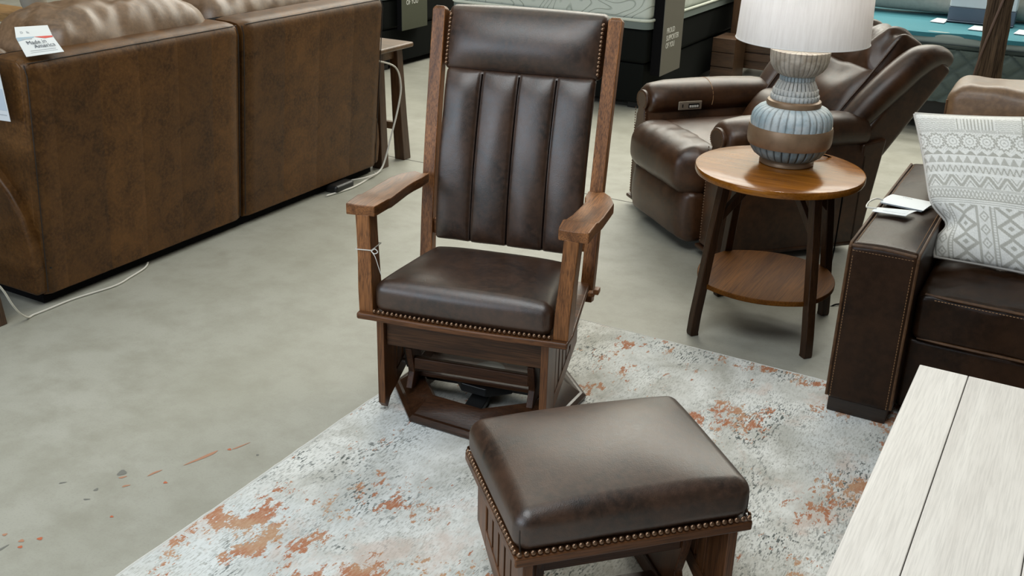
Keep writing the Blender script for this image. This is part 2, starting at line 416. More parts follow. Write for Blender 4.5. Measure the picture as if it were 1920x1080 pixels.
# uprights on the base and their cross rails
for sx in (-1, 1):
    x = sx * .198
    prof = [(.075, .07), (.10, .12), (.088, .165), (.075, .21), (.135, .215), (.165, .15), (.30, .15), (.335, .215), (.395, .21), (.375, .15), (.37, .07), (.30, .055), (.15, .055)]
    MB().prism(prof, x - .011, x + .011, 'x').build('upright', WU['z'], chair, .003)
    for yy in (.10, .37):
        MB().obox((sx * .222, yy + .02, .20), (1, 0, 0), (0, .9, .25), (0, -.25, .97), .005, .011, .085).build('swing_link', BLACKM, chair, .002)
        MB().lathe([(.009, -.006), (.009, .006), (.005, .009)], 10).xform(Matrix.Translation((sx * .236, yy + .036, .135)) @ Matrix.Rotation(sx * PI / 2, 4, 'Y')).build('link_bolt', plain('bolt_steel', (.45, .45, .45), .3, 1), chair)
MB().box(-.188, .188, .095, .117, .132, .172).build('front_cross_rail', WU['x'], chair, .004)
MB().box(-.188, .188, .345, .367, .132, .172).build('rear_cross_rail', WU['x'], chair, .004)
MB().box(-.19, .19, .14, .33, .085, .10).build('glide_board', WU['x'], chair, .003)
# seat frame
fr = []
for k in range(41):
    x = -.328 + .656 * k / 40; a = max(0, 1 - (abs(x) / .275) ** 2.2) if abs(x) < .275 else 0
    fr.append((x, -.017 - .010 * a))
outline = fr + [(.33, .05), (.29, .455), (-.29, .455), (-.33, .05)]
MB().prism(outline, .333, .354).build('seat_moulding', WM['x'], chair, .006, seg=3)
MB().box(-.246, .246, .018, .040, .243, .334).build('front_apron', wood('apron_wood_shaded', (.028, .011, .004), (.10, .042, .016), 'x', .4, 30, spec=.3), chair, .003)  # same stain; shade below the moulding is painted into this darker tone
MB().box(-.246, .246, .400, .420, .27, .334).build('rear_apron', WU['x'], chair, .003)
for sx in (-1, 1):
    side_panel(chair, sx, .0, .395, .334, .035, .165, (.098, .30, 4), .247, .270)
    # front arm posts
    rings = []
    for z, xi, xo, ya, yb in ((.352, .280, .326, .000, .066), (.40, .281, .327, .000, .074), (.43, .282, .328, .001, .077), (.52, .287, .331, .012, .078), (.60, .291, .336, .020, .080), (.656, .294, .339, .022, .084)):
        a, b = (xi, xo) if sx > 0 else (-xo, -xi)
        rings.append([(a, ya, z), (b, ya, z), (b, yb, z), (a, yb, z)])
    MB().loft(rings).build('arm_post', W['z'], chair, .004)
    # back posts
    rings = []
    for z, y in ((.29, .438), (.39, .455), (.52, .472), (.65, .494), (.80, .524), (1.0, .571), (1.172, .612)):
        t = (z - .29) / .88; xi, xo = .260 + .008 * t, .302 + .010 * t
        a, b = (xi, xo) if sx > 0 else (-xo, -xi)
        rings.append([(a, y, z), (b, y, z), (b, y + .042, z - .01), (a, y + .042, z - .01)])
    z, y = 1.180, .614
    a, b = (.276, .304) if sx > 0 else (-.304, -.276)
    rings.append([(a, y + .008, z), (b, y + .008, z), (b, y + .034, z - .007), (a, y + .034, z - .007)])
    MB().loft(rings).build('back_post', W['z'], chair, .003)
    # arm: contoured board, dished in the middle
    inn = [(.024, .277), (.05, .273), (.11, .268), (.14, .272), (.20, .277), (.30, .281), (.35, .281), (.39, .271), (.455, .268)]
    out = [(.019, .366), (.05, .367), (.11, .368), (.14, .369), (.20, .370), (.30, .370), (.36, .369), (.415, .348), (.455, .318)]
    tops = [.684, .684, .683, .676, .671, .667, .664, .666, .666]
    rings = []
    for (yi, xi), (yo, xo), zt in zip(inn, out, tops):
        zo = zt + .002
        ring = [(xi, yi, zt - .033), (xo, yo, zo - .035), (xo, yo, zo), ((xi + xo) / 2, (yi + yo) / 2, zt - (.001 if zt > .68 else .004)), (xi, yi, zt)]
        rings.append([(sx * p[0], p[1], p[2]) for p in ring][::sx])
    MB().loft(rings).build('arm', W['y'], chair, .0035)
# back supports
def yback(z): return .438 + (z - .29) * .15 + max(0, z - .5) ** 2 * .14
MB().loft([[(-.27, yback(1.0) + .02, 1.0), (-.27, yback(1.0) + .04, 1.0), (-.27, yback(1.16) + .04, 1.16), (-.27, yback(1.16) + .02, 1.16)], [(.27, yback(1.0) + .02, 1.0), (.27, yback(1.0) + .04, 1.0), (.27, yback(1.16) + .04, 1.16), (.27, yback(1.16) + .02, 1.16)]]).build('crest_rail', W['x'], chair, .003)
MB().box(-.262, .262, .478, .498, .448, .50).build('lower_back_rail', W['x'], chair, .003)
# head pad
def head_fn(p, u):
    x, y, z = p
    zz = 1.083 + z
    bul = .042 * max(0, 1 - u[0] ** 4) * max(0, 1 - abs(u[2]) ** 2) if u[1] < 0 else .008
    d = -bul if u[1] < 0 else bul
    edge = -.008 * max(0, abs(u[0]) - .9) * 10 * (1 if u[1] < 0 else 0)
    top = .006 * (1 - u[0] ** 2) * max(0, u[2]) 
    return (x, y + d - edge + yback(zz) + .018, zz + top)
MB().rbox((0, 0, 0), (.262, .024, .097), .018, (22, 2, 12), 4, head_fn).build('head_pad', GL, chair, ang=180)
npts = []
for sx in (-1, 1):
    for k in range(13):
        z = 1.008 + k * .0122
        npts.append(((sx * .251, yback(z) - .010, z), (0, -1, .22)))
nailheads(chair, npts, .0064)
# channel back
def panel_fn(p, u):
    x, y, z = p
    zz = .718 + z
    t = (zz - .445) / .55
    half = .246
    if u[1] < 0:
        s = (u[0] + 1) * 2; fr_ = s - math.floor(s); ch = abs(math.sin(PI * fr_)) ** .55
        y -= .018 * ch * min(1, (1 - abs(u[2])) * 5 + .15)
        if min(fr_, 1 - fr_) < .02 and abs(u[0]) < .9: y += .007
        y += .004 * nz((x * 2, zz, 4), 7)
    y += -.012 * math.sin(PI * min(1, max(0, t)))
    return (x, y + yback(zz) + .006, zz)
MB().rbox((0, 0, 0), (.247, .020, .276), .014, (64, 2, 26), 3, panel_fn).build('channel_back', GL, chair, ang=180)
GROOVE_SHADE = plain('groove_shade', (.006, .003, .002), .95, spec=.05)  # near-black matte tubes paint the shade in the grooves between channels
for x in (-.1235, 0, .1235):
    MB().tube([(x, yback(z) - .0125 - .012 * math.sin(PI * (z - .443) / .55), z) for z in [.452 + .53 * k / 20 for k in range(21)]], .0027, 6).build('channel_shade_line', GROOVE_SHADE, chair)
# seat cushion
def seat_fn(p, u):
    x, y, z = p
    t = (u[1] + 1) / 2
    x *= 1 - .15 * t
    if z > 0:
        cr = max(0, 1 - u[0] ** 4) * max(0, 1 - abs(u[1]) ** 4)
        z += .026 * cr * max(0, u[2]) - .022 * t * max(0, u[2]) + .008 * (1 - t)
    if u[1] < 0: y -= .010 * max(0, 1 - u[0] ** 2) * (1 - abs(u[2]) * .3)
    return (x, y, z)
seat = MB().rbox((0, .213, .401), (.279, .218, .048), .034, (24, 18, 3), 6, seat_fn).build('seat_cushion', GL, chair, ang=180)
npts = []
for k in range(38):
    x = -.272 + .544 * k / 37
    npts.append(((x, -.008 - .010 * max(0, 1 - (x / .279) ** 2), .3635), (0, -1, .12)))
for sx in (-1, 1):
    for k in range(22):
        y = .085 + k * .0145; t = (y + .005) / .436
        npts.append(((sx * (.280 * (1 - .15 * t)), y, .3635), (sx, .1, .1)))
nailheads(chair, npts, .0062)
MB().box(.300, .322, .375, .40, .338, .352).box(.318, .336, .372, .404, .348, .366).build('lock_lever', W['y'], chair, .003)
# string tie on the left arm post
cord = thing('string_tie', 'thin white string tied around the left arm post of the rocker', 'string', (-1.472, 2.385, 0), .225)
zt = .548
loop = [(-.334, .012, zt), (-.285, .012, zt + .002), (-.283, .080, zt + .002), (-.336, .080, zt), (-.336, .012, zt)]
MB().tube(loop, .0018, 6).build('loop', WHITEP, cord)
MB().tube(smooth([(-.284, .012, zt), (-.272, .008, zt + .010), (-.262, .006, zt + .002), (-.272, .004, zt - .004), (-.284, .010, zt)]), .0016, 6).build('bow', WHITEP, cord)
MB().tube(smooth([(-.284, .010, zt), (-.268, .0, zt - .012), (-.255, -.004, zt - .045), (-.247, -.006, zt - .065)]), .0012, 6).build('string_end', WHITEP, cord)

# ottoman
ott = thing('glider_ottoman', 'square glider ottoman with brown leather top and nailhead trim', 'ottoman', (-.773, 1.867, 0), .7934)
MB().box(-.268, .268, -.212, .212, .315, .340).build('seat_moulding', WM['x'], ott, .005, seg=3)
def ott_fn(p, u):
    x, y, z = p
    if z > 0:
        z += .034 * max(0, 1 - abs(u[0]) ** 2.4) * max(0, 1 - abs(u[1]) ** 2.4) * max(0, u[2])
    z += .0015 * nz((x, y, z), 9)
    pf = 1 + .012 * (1 - u[2] ** 2)
    return (x * pf, y * pf, z)
oc = MB().rbox((0, 0, .388), (.263, .207, .049), .034, (22, 18, 3), 7, ott_fn).build('leather_cushion', GL, ott, ang=180)
for sx in (-1, 1):
    for sy in (-1, 1):
        MB().tube([(sx * .2525, sy * .1966, .345), (sx * .2555, sy * .1987, .372), (sx * .2555, sy * .1987, .396), (sx * .2520, sy * .1955, .412), (sx * .2455, sy * .1890, .424), (sx * .2385, sy * .1825, .4305)], .0022, 6).build('corner_seam', DARKSEAM, ott)
npts = []
for k in range(36):
    x = -.258 + .516 * k / 35
    npts += [((x, -.209, .3475), (0, -1, .1)), ((x, .209, .3475), (0, 1, .1))]
for k in range(28):
    y = -.196 + .392 * k / 27
    npts += [((-.265, y, .3475), (-1, 0, .1)), ((.265, y, .3475), (1, 0, .1))]
nailheads(ott, npts, .0062)
for sx in (-1, 1):
    side_panel(ott, sx, -.195, .175, .316, .04, .165, (-.112, .098, 4), .222, .245)
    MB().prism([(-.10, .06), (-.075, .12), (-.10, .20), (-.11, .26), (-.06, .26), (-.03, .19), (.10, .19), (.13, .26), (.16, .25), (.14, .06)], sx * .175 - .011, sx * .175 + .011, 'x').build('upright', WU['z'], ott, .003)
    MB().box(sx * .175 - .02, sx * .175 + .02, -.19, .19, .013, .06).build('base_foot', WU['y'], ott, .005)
    for yy in (-.09, .12):
        MB().obox((sx * .198, yy + .02, .245), (1, 0, 0), (0, .9, .25), (0, -.25, .97), .005, .011, .07).build('swing_link', BLACKM, ott, .002)
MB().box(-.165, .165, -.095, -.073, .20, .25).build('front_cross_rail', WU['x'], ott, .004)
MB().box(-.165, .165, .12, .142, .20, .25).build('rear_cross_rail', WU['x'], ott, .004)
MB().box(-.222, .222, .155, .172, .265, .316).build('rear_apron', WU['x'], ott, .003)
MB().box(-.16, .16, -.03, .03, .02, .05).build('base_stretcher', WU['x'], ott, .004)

# ------------------------------------------------------------------ side table and lamp
tab = thing('side_table', 'round dark oak side table with a lower shelf and splayed curved legs', 'table', (-.912, 3.65, 0))
def disc(R, z0, z1, r, n=72):
    return [(R - .012, z0), (R - .003, z0 + .004), (R, z0 + .010), (R, z1 - r), (R - r * .3, z1 - r * .3), (R - r, z1), (R * .6, z1), (.002, z1)]
MB().lathe(disc(.300, .592, .622, .006), 80).build('table_top', TWX, tab, ang=30)
a0 = math.radians(45 + 5.5)
for k in range(4):
    a = a0 + k * PI / 2; ca, sa = math.cos(a), math.sin(a)
    rings = []
    for z, r in ((.0, .292), (.012, .294), (.08, .289), (.18, .276), (.30, .262), (.42, .247), (.52, .232), (.594, .222)):
        hw, hd = .017, .017
        c = Vector((r * ca, r * sa, z)); t = Vector((-sa, ca, 0)); n_ = Vector((ca, sa, 0))
        rings.append([c - t * hw - n_ * hd, c + t * hw - n_ * hd, c + t * hw + n_ * hd, c - t * hw + n_ * hd])
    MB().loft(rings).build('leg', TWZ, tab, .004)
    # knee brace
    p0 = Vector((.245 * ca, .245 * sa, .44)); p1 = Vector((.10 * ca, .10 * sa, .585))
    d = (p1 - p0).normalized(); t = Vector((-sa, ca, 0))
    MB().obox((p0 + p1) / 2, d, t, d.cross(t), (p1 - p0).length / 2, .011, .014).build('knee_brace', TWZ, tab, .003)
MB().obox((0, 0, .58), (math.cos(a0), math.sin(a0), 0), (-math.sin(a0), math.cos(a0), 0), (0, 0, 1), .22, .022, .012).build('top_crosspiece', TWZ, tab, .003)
# shelf: four bowed sides between the legs
sh = []
for k in range(4):
    aa, ab = a0 + k * PI / 2, a0 + (k + 1) * PI / 2
    A = Vector((.268 * math.cos(aa), .268 * math.sin(aa))); B = Vector((.268 * math.cos(ab), .268 * math.sin(ab)))
    mid = (A + B) / 2; outn = mid.normalized()
    for j in range(16):
        t = j / 16; p = A.lerp(B, t) + outn * (.062 * 4 * t * (1 - t)); sh.append((p.x, p.y))
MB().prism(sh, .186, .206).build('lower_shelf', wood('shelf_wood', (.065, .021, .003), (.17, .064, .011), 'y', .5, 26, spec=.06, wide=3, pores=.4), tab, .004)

lamp = thing('table_lamp', 'table lamp with fluted blue-washed ceramic body and white drum shade', 'lamp', (-.910, 3.726, .622))
def lamp_mat(name, light, tint, wash):
    m, nt, b = new_mat(name); v = coords(nt)
    at = N(nt, 'ShaderNodeAttribute'); at.attribute_name = 'wash'
    f = noise_n(nt, v, 14, 6, .65, .4); g = noise_n(nt, v, 70, 4, .7)
    c = mix(nt, ramp(nt, f, [(.38, 0.), (.62, 1.)]), light, tint)
    c = mix(nt, mathn(nt, 'MULTIPLY', ramp(nt, g, [(.52, 0.), (.7, 1.)]), .4), c, wash)
    c = mix(nt, mathn(nt, 'MULTIPLY', at.outputs['Fac'], .9), c, tuple(x * .35 for x in wash))
    nt.links.new(c, b.inputs['Base Color']); b.inputs['Roughness'].default_value = .6; bump(nt, b, g, .3, .001); return m
LBLUE = lamp_mat('lamp_blue_wash', (.50, .56, .58), (.30, .40, .45), (.22, .20, .17))
LDEEP = lamp_mat('lamp_deep_blue', (.27, .35, .38), (.16, .24, .28), (.10, .11, .11))
LGREY = lamp_mat('lamp_grey_wash', (.50, .48, .43), (.30, .27, .22), (.18, .15, .12))
LWHITE = lamp_mat('lamp_white_wash', (.56, .56, .53), (.44, .48, .49), (.25, .22, .18))
BRONZE = plain('lamp_bronze', (.25, .165, .10), .42, .3, noise_amt=.4, nscale=25)
def fluted(name, prof, nf, depth, mat, parent, n=240, phase=0, scal=0):
    m = MB(); wash = []
    def groove(a):
        d = abs((a * nf / (2 * PI) + phase) % 1 - .5) * 2   # 1 at groove
        return max(0, (d - .62) / .38) ** 2
    rings = []
    L = len(prof)
    for i, (r, z) in enumerate(prof):
        ring = []
        for k in range(n):
            a = 2 * PI * k / n; g = groove(a)
            e = 1 if 0 < i < L - 1 else .3
            ring.append((r * (1 - depth * g * e) * math.cos(a), r * (1 - depth * g * e) * math.sin(a), z - (scal * (1 - g) if i < L / 2 else 0)))
            wash.append(g * e)
        rings.append(ring)
    m.loft(rings)
    o = m.build(name, mat, parent, ang=60)
    at = o.data.attributes.new('wash', 'FLOAT', 'POINT'); at.data.foreach_set('value', wash); return o
MB().lathe([(.093, 0), (.097, .003), (.097, .012), (.09, .022), (.085, .024)], 64).build('foot_ring', BRONZE, lamp)
fluted('lower_body', [(.085, .020), (.105, .026), (.122, .038), (.134, .054), (.141, .072), (.144, .082)], 30, .05, LDEEP, lamp)
MB().lathe([(.140, .074), (.146, .074), (.1495, .085), (.1505, .108), (.1495, .132), (.146, .142), (.140, .142)], 96).build('bronze_band', BRONZE, lamp)
fluted('upper_body', [(.143, .136), (.1445, .155), (.142, .175), (.135, .190), (.122, .203), (.105, .211), (.090, .214)], 32, .045, LBLUE, lamp, phase=.3)
MB().lathe([(.086, .208), (.094, .211), (.097, .220), (.094, .231), (.086, .236)], 64).build('gold_ring', BRONZE, lamp)
fluted('lower_beads', [(.080, .232), (.0855, .236), (.0855, .251), (.079, .255)], 34, .07, LWHITE, lamp)
fluted('middle_beads', [(.075, .253), (.0805, .256), (.080, .271), (.074, .275)], 34, .07, LWHITE, lamp)
fluted('scale_collar', [(.068, .270), (.0755, .273), (.074, .283), (.066, .296), (.060, .304)], 30, .09, LWHITE, lamp, scal=.003)
fluted('waist_beads', [(.056, .302), (.0615, .305), (.061, .318), (.056, .322)], 30, .07, LBLUE, lamp)
fluted('fluted_bowl', [(.054, .318), (.070, .325), (.086, .338), (.097, .355), (.102, .375), (.1035, .398), (.1045, .408), (.1, .410), (.06, .409), (.004, .409)], 34, .045, LGREY, lamp)
MB().lathe([(.012, .408), (.012, .424), (.008, .426), (.008, .52), (.003, .522)], 20).build('lamp_neck', plain('brushed_nickel', (.55, .52, .46), .3, 1), lamp)
def shade_mat():
    m, nt, b = new_mat('linen_shade'); v = coords(nt, (1, 1, .06)); f = noise_n(nt, v, 90, 4, .7)
    c = mix(nt, ramp(nt, f, [(.4, 0.), (.66, 1.)]), (.84, .83, .82), (.77, .755, .74))
    tr = N(nt, 'ShaderNodeBsdfTranslucent'); nt.links.new(c, tr.inputs['Color'])
    nt.links.new(c, b.inputs['Base Color']); b.inputs['Roughness'].default_value = .9
    ms = N(nt, 'ShaderNodeMixShader'); ms.inputs[0].default_value = .35
    nt.links.new(b.outputs[0], ms.inputs[1]); nt.links.new(tr.outputs[0], ms.inputs[2])
    nt.links.new(ms.outputs[0], nt.nodes['Material Output'].inputs['Surface']); return m
SH = shade_mat()
S0, S1, Z0, Z1 = .228, .214, .442, .745
sh_rings = [(S0, Z0), (S1, Z1), (S1 - .002, Z1), (S0 - .002, Z0)]
MB().loft([[(r * math.cos(2 * PI * k / 96), r * math.sin(2 * PI * k / 96), z) for k in range(96)] for r, z in sh_rings], closed=True).build('shade', SH, lamp, ang=60)
for r, z in ((S0, Z0), (S1, Z1)):
    MB().tube([(r * math.cos(2 * PI * k / 72), r * math.sin(2 * PI * k / 72), z) for k in range(73)], .0022, 6).build('shade_trim', plain('shade_trim', (.78, .77, .75), .8), lamp)
sp = MB()
for k in range(3): sp.tube([(0, 0, .60), ((S1 + .003) * math.cos(k * 2.094), (S1 + .003) * math.sin(k * 2.094), .60)], .0018, 6)
sp.build('shade_spider', BLACKM, lamp)
MB().lathe([(.012, .52), (.03, .56), (.032, .585), (.02, .61), (.003, .62)], 24).build('bulb', plain('bulb_glass', (.9, .88, .84), .3), lamp)
bl = bpy.data.lights.new('lamp_bulb_light', 'POINT'); bl.energy = 5; bl.color = (1, .93, .86); bl.shadow_soft_size = .035
blo = bpy.data.objects.new('lamp_bulb_light', bl); COL.objects.link(blo); blo.location = (-.910, 3.726, .622 + .66)
# lamp cord
lc = MB().tube(smooth([(-.86, 3.80, .626), (-.80, 3.88, .628), (-.742, 3.945, .55), (-.735, 3.955, .3), (-.74, 3.95, .02), (-.70, 3.99, .006), (-.66, 4.05, .006)]), .003, 6).build('lamp_cord', BLACK)
tag(lc, 'thin black lamp cord trailing behind the round side table', 'cord')

# ------------------------------------------------------------------ left reclining sofa (seen from behind)
sofa = thing('reclining_sofa', 'brown distressed leather reclining sofa seen from behind', 'sofa', (-3.28, 2.33, 0))
prof = [(-3.283, .045), (-3.272, .052), (-3.246, .35), (-3.215, .70), (-3.199, .885), (-3.199, .905), (-3.207, .925), (-3.222, .936), (-3.26, .942), (-3.345, .944), (-3.345, .90), (-3.33, .06)]
for y0, y1, cuts in ((2.333, 3.382, (.09, .29, .47, .66, .84)), (3.408, 4.425, (.26, .50, .76))):
    core = MB().prism([(-3.32, .05), (-3.255, .90), (-3.34, .93), (-3.42, .93), (-3.42, .05)], y0 + .01, y1 - .01, 'y').build('back_panel', BLACK, sofa, w=True)
    ys = [y0] + [y0 + (y1 - y0) * c for c in cuts] + [y1]
    for k in range(len(ys) - 1):
        a, b = ys[k], ys[k + 1]
        rings = []
        n = max(4, int((b - a) / .03))
        for j in range(n + 1):
            y = a + (b - a) * j / n
            e = min(1, min(y - y0, y1 - y) / .016); e = math.sqrt(max(0, 1 - (1 - e) ** 2))
            sm = min(1, min(y - a, b - y) / .006)
            rings.append([(x - (1 - e) * .014 - (1 - sm) * .0012 * (1 if x > -3.3 else 0), y, z - (1 - e) * .008 * (1 if z > .8 else 0)) for x, z in prof])
        MB().loft(rings).build('leather_panel', SLs[(k + (1 if y0 > 3 else 0)) % 3], core, w=True, ang=50)
    MB().tube([(-3.2065, y0 + .012 + (y1 - y0 - .024) * j / 30, .9275 + .0015 * nz((0, j * .4, 0))) for j in range(31)], .0016, 6).build('top_seam', DARKSEAM, core, w=True)
    for yy in (y0 + .004, y1 - .004):
        MB().tube([(x - .006, yy, z) for x, z in ((-3.272, .06), (-3.246, .35), (-3.215, .70), (-3.200, .885), (-3.209, .922))], .0022, 6).build('side_seam', DARKSEAM, core, w=True)
# back cushions
def cush_fn(seed, puff, wr):
    def f(p, u):
        x, y, z = p
        e = max(0, 1 - abs(u[1]) ** 3)
        z += puff * e * max(0, u[2]) + wr * nz((x * 1.2, y * 2.4, z * 1.5), 6, seed) * (.4 + .6 * max(0, u[2]))
        x += wr * .8 * nz((x, y * 2.0, z), 7, seed + 3)
        z += wr * .7 * nz((x * 3, y * 9 + x * 14, z), 2.2, seed + 8) * max(0, u[2])
        y *= 1 - .04 * max(0, u[2]) ** 2
        return (x, y, z)
    return f
MB().rbox((-3.49, 2.935, .86), (.195, .445, .155), .13, (8, 36, 6), 8, cush_fn(2, .05, .014)).build('back_cushion', SLC, sofa, w=True, ang=180)
MB().rbox((-3.58, 3.905, .85), (.17, .485, .14), .10, (8, 36, 8), 6, cush_fn(9, .03, .013)).build('back_cushion', SLC, sofa, w=True, ang=180)
MB().rbox((-3.62, 2.41, .79), (.21, .085, .135), .075, (6, 4, 4), 6, cush_fn(5, .02, .01)).build('end_bolster', SLC, sofa, w=True, ang=180)
for y0, y1 in ((2.45, 3.39), (3.40, 4.30)):
    MB().rbox((-3.98, (y0 + y1) / 2, .38), (.33, (y1 - y0) / 2, .10), .05, (10, 12, 3), 4, cush_fn(y0, .02, .008)).build('seat_cushion', SL, sofa, w=True, ang=180)
    MB().rbox((-4.32, (y0 + y1) / 2, .22), (.05, (y1 - y0) / 2, .16), .03, (3, 8, 4), 3).build('footrest', SL, sofa, w=True, ang=180)
MB().box(-4.28, -3.31, 2.335, 4.42, .006, .30).build('seat_base', BLACK, sofa, w=True)  # black box carried down to the floor, added to deepen the shade underneath
# ends with swept arms
for ya, yb, s in ((2.292, 2.46, 1), (4.30, 4.465, -1)):
    arm = [(-4.36, .05), (-3.285, .05), (-3.272, .16), (-3.275, .26), (-3.30, .36), (-3.36, .45), (-3.44, .53), (-3.54, .585), (-3.66, .61), (-4.25, .61), (-4.34, .58), (-4.38, .50)]
    MB().prism(arm, ya, yb, 'y').build('arm', SL, sofa, .018, w=True, seg=4)
    yo = 2.331 if s > 0 else 4.428
    MB().prism([(-3.285, .30), (-3.222, .915), (-3.245, .936), (-3.47, .93), (-3.56, .60), (-3.50, .30)], min(yo, yo + s * .06), max(yo, yo + s * .06), 'y').build('end_panel', SLs[2], sofa, .012, w=True, seg=3)
for y in (2.5, 3.4, 4.3):
    for x in (-3.42, -4.2): MB().box(x - .03, x + .03, y - .03, y + .03, 0, .06).build('foot', BLACKM, sofa, .004, w=True)
MB().lathe([(.006, 0), (.006, .003), (.003, .005)], 12).xform(Matrix.Translation((-3.268, 2.357, .155)) @ Matrix.Rotation(PI / 2, 4, 'Y')).build('snap', BLACKM, sofa, w=True)

# tags on the sofa
def text_mesh(txt, size, mat, name, parent, origin, ex, ey, sx=1.0, thick=.0004, align='LEFT', shear=0):
    cu = bpy.data.curves.new(name, 'FONT'); cu.body = txt; cu.size = size; cu.align_x = align; cu.extrude = thick; cu.shear = shear; cu.resolution_u = 3
    o = bpy.data.objects.new(name, cu); COL.objects.link(o)
    bpy.context.view_layer.update()
    me = bpy.data.meshes.new_from_object(o.evaluated_get(bpy.context.evaluated_depsgraph_get()))
    bpy.data.objects.remove(o)
    ex, ey = Vector(ex).normalized(), Vector(ey).normalized(); ez = ex.cross(ey).normalized()
    off = Vector((0, 0, 0)); q = parent
    while q is not None: off += q.location; q = q.parent
    for v in me.vertices:
        v.co = Vector(origin) + ex * (v.co.x * sx) + ey * v.co.y + ez * v.co.z - off
    me.materials.clear(); me.materials.append(mat)
    ob = bpy.data.objects.new(name, me); COL.objects.link(ob); ob.parent = parent; return ob
def sheet(A, B, C, D, t=.0012, n=8, sag=0.0):
    """bilinear sheet A(bl) B(br) C(tr) D(tl) with thickness"""
    A, B, C, D = map(Vector, (A, B, C, D)); nrm = (B - A).cross(D - A).normalized()
    top = []; bot = []
    for j in range(n + 1):
        for i in range(n + 1):
            u, v = i / n, j / n
            p = A.lerp(B, u).lerp(D.lerp(C, u), v) + nrm * (sag * 4 * v * (1 - v))
            top.append(p + nrm * t / 2); bot.append(p - nrm * t / 2)
    m = MB(); k = (n + 1) ** 2; fs = []
    def I(i, j): return j * (n + 1) + i
    for j in range(n):
        for i in range(n):
            fs.append((I(i, j), I(i + 1, j), I(i + 1, j + 1), I(i, j + 1)))
            fs.append((k + I(i, j), k + I(i, j + 1), k + I(i + 1, j + 1), k + I(i + 1, j)))
    for i in range(n):
        fs += [(I(i + 1, 0), I(i, 0), k + I(i, 0), k + I(i + 1, 0)), (I(i, n), I(i + 1, n), k + I(i + 1, n), k + I(i, n)),
               (I(0, i), I(0, i + 1), k + I(0, i + 1), k + I(0, i)), (I(n, i + 1), I(n, i), k + I(n, i), k + I(n, i + 1))]
    return m.add(top + bot, fs)
cA, cB = Vector((-3.208, 2.348, .9505)), Vector((-3.188, 2.487, .9505))
cD1, cC1 = Vector((-3.285, 2.375, 1.003)), Vector((-3.285, 2.522, .992))
cD2, cC2 = Vector((-3.335, 2.412, 1.030)), Vector((-3.335, 2.547, 1.020))
card = thing('hang_tag', 'white card printed Made in America lying on top of the left sofa', 'tag', (-3.21, 2.35, .95))
sheet(cA, cB, cC1, cD1).build('tag_front', PAPER, card, w=True)
sheet(cD1, cC1, cC2, cD2).build('tag_flap', PAPER, card, w=True)
ex = (cB - cA).normalized(); ey0 = (cD1 - cA); ey = (ey0 - ex * ey0.dot(ex)).normalized(); cn = ex.cross(ey)
def cp(u, v): return cA.lerp(cB, u).lerp(cD1.lerp(cC1, u), v) + cn * .0012
text_mesh('Made in', .024, INK, 'tag_text', card, cp(.20, .60), ex, ey, .95)
text_mesh('America', .024, INK, 'tag_text', card, cp(.34, .38), ex, ey, .95)
for v, u0, u1, w_ in ((.24, .18, .86, .0022), (.15, .16, .88, .0012), (.87, .12, .40, .004)):
    d = ey * w_
    sheet(cp(u0, v), cp(u1, v), cp(u1, v) + d, cp(u0, v) + d, .0004, 2).build('tag_small_print', INKL, card, w=True)
sheet(cp(.0, .80), cp(.45, .94), cp(.5, 1.0), cp(.0, 1.0), .0006, 2).build('tag_blue_band', BLUEP, card, w=True)
rb = MB().add([cp(.48, .99), cp(.75, .86), cp(.99, .90), cp(.995, .995), cp(.8, .999)], [(0, 1, 2, 3, 4)]); rb.build('tag_red_band', REDP, card, w=True)
ex2 = (cC1 - cD1).normalized(); e_ = (cD2 - cD1); ey2 = (e_ - ex2 * e_.dot(ex2)).normalized()
text_mesh('D   lk', .016, INKL, 'tag_handwriting', card, cD1 + ex2 * .032 + ey2 * .02 + ex2.cross(ey2) * .0012, ex2, ey2, 1.0, shear=.3)
card2 = thing('hanging_tag', 'white and pale blue card hanging on the end of the left sofa', 'tag', (-3.33, 2.285, .72))
sheet((-3.41, 2.284, .722), (-3.259, 2.284, .730), (-3.280, 2.284, .945), (-3.43, 2.284, .945), .0015, 4).build('tag_sheet', PAPER, card2, w=True)
sheet((-3.405, 2.2828, .762), (-3.268, 2.2828, .767), (-3.276, 2.2828, .842), (-3.42, 2.2828, .842), .0008, 2).build('tag_blue_print', plain('pale_blue_print', (.50, .58, .66), .6), card2, w=True)
sheet((-3.40, 2.2828, .744), (-3.272, 2.2828, .749), (-3.272, 2.2828, .752), (-3.40, 2.2828, .748), .0008, 2).build('tag_print_line', INKL, card2, w=True)

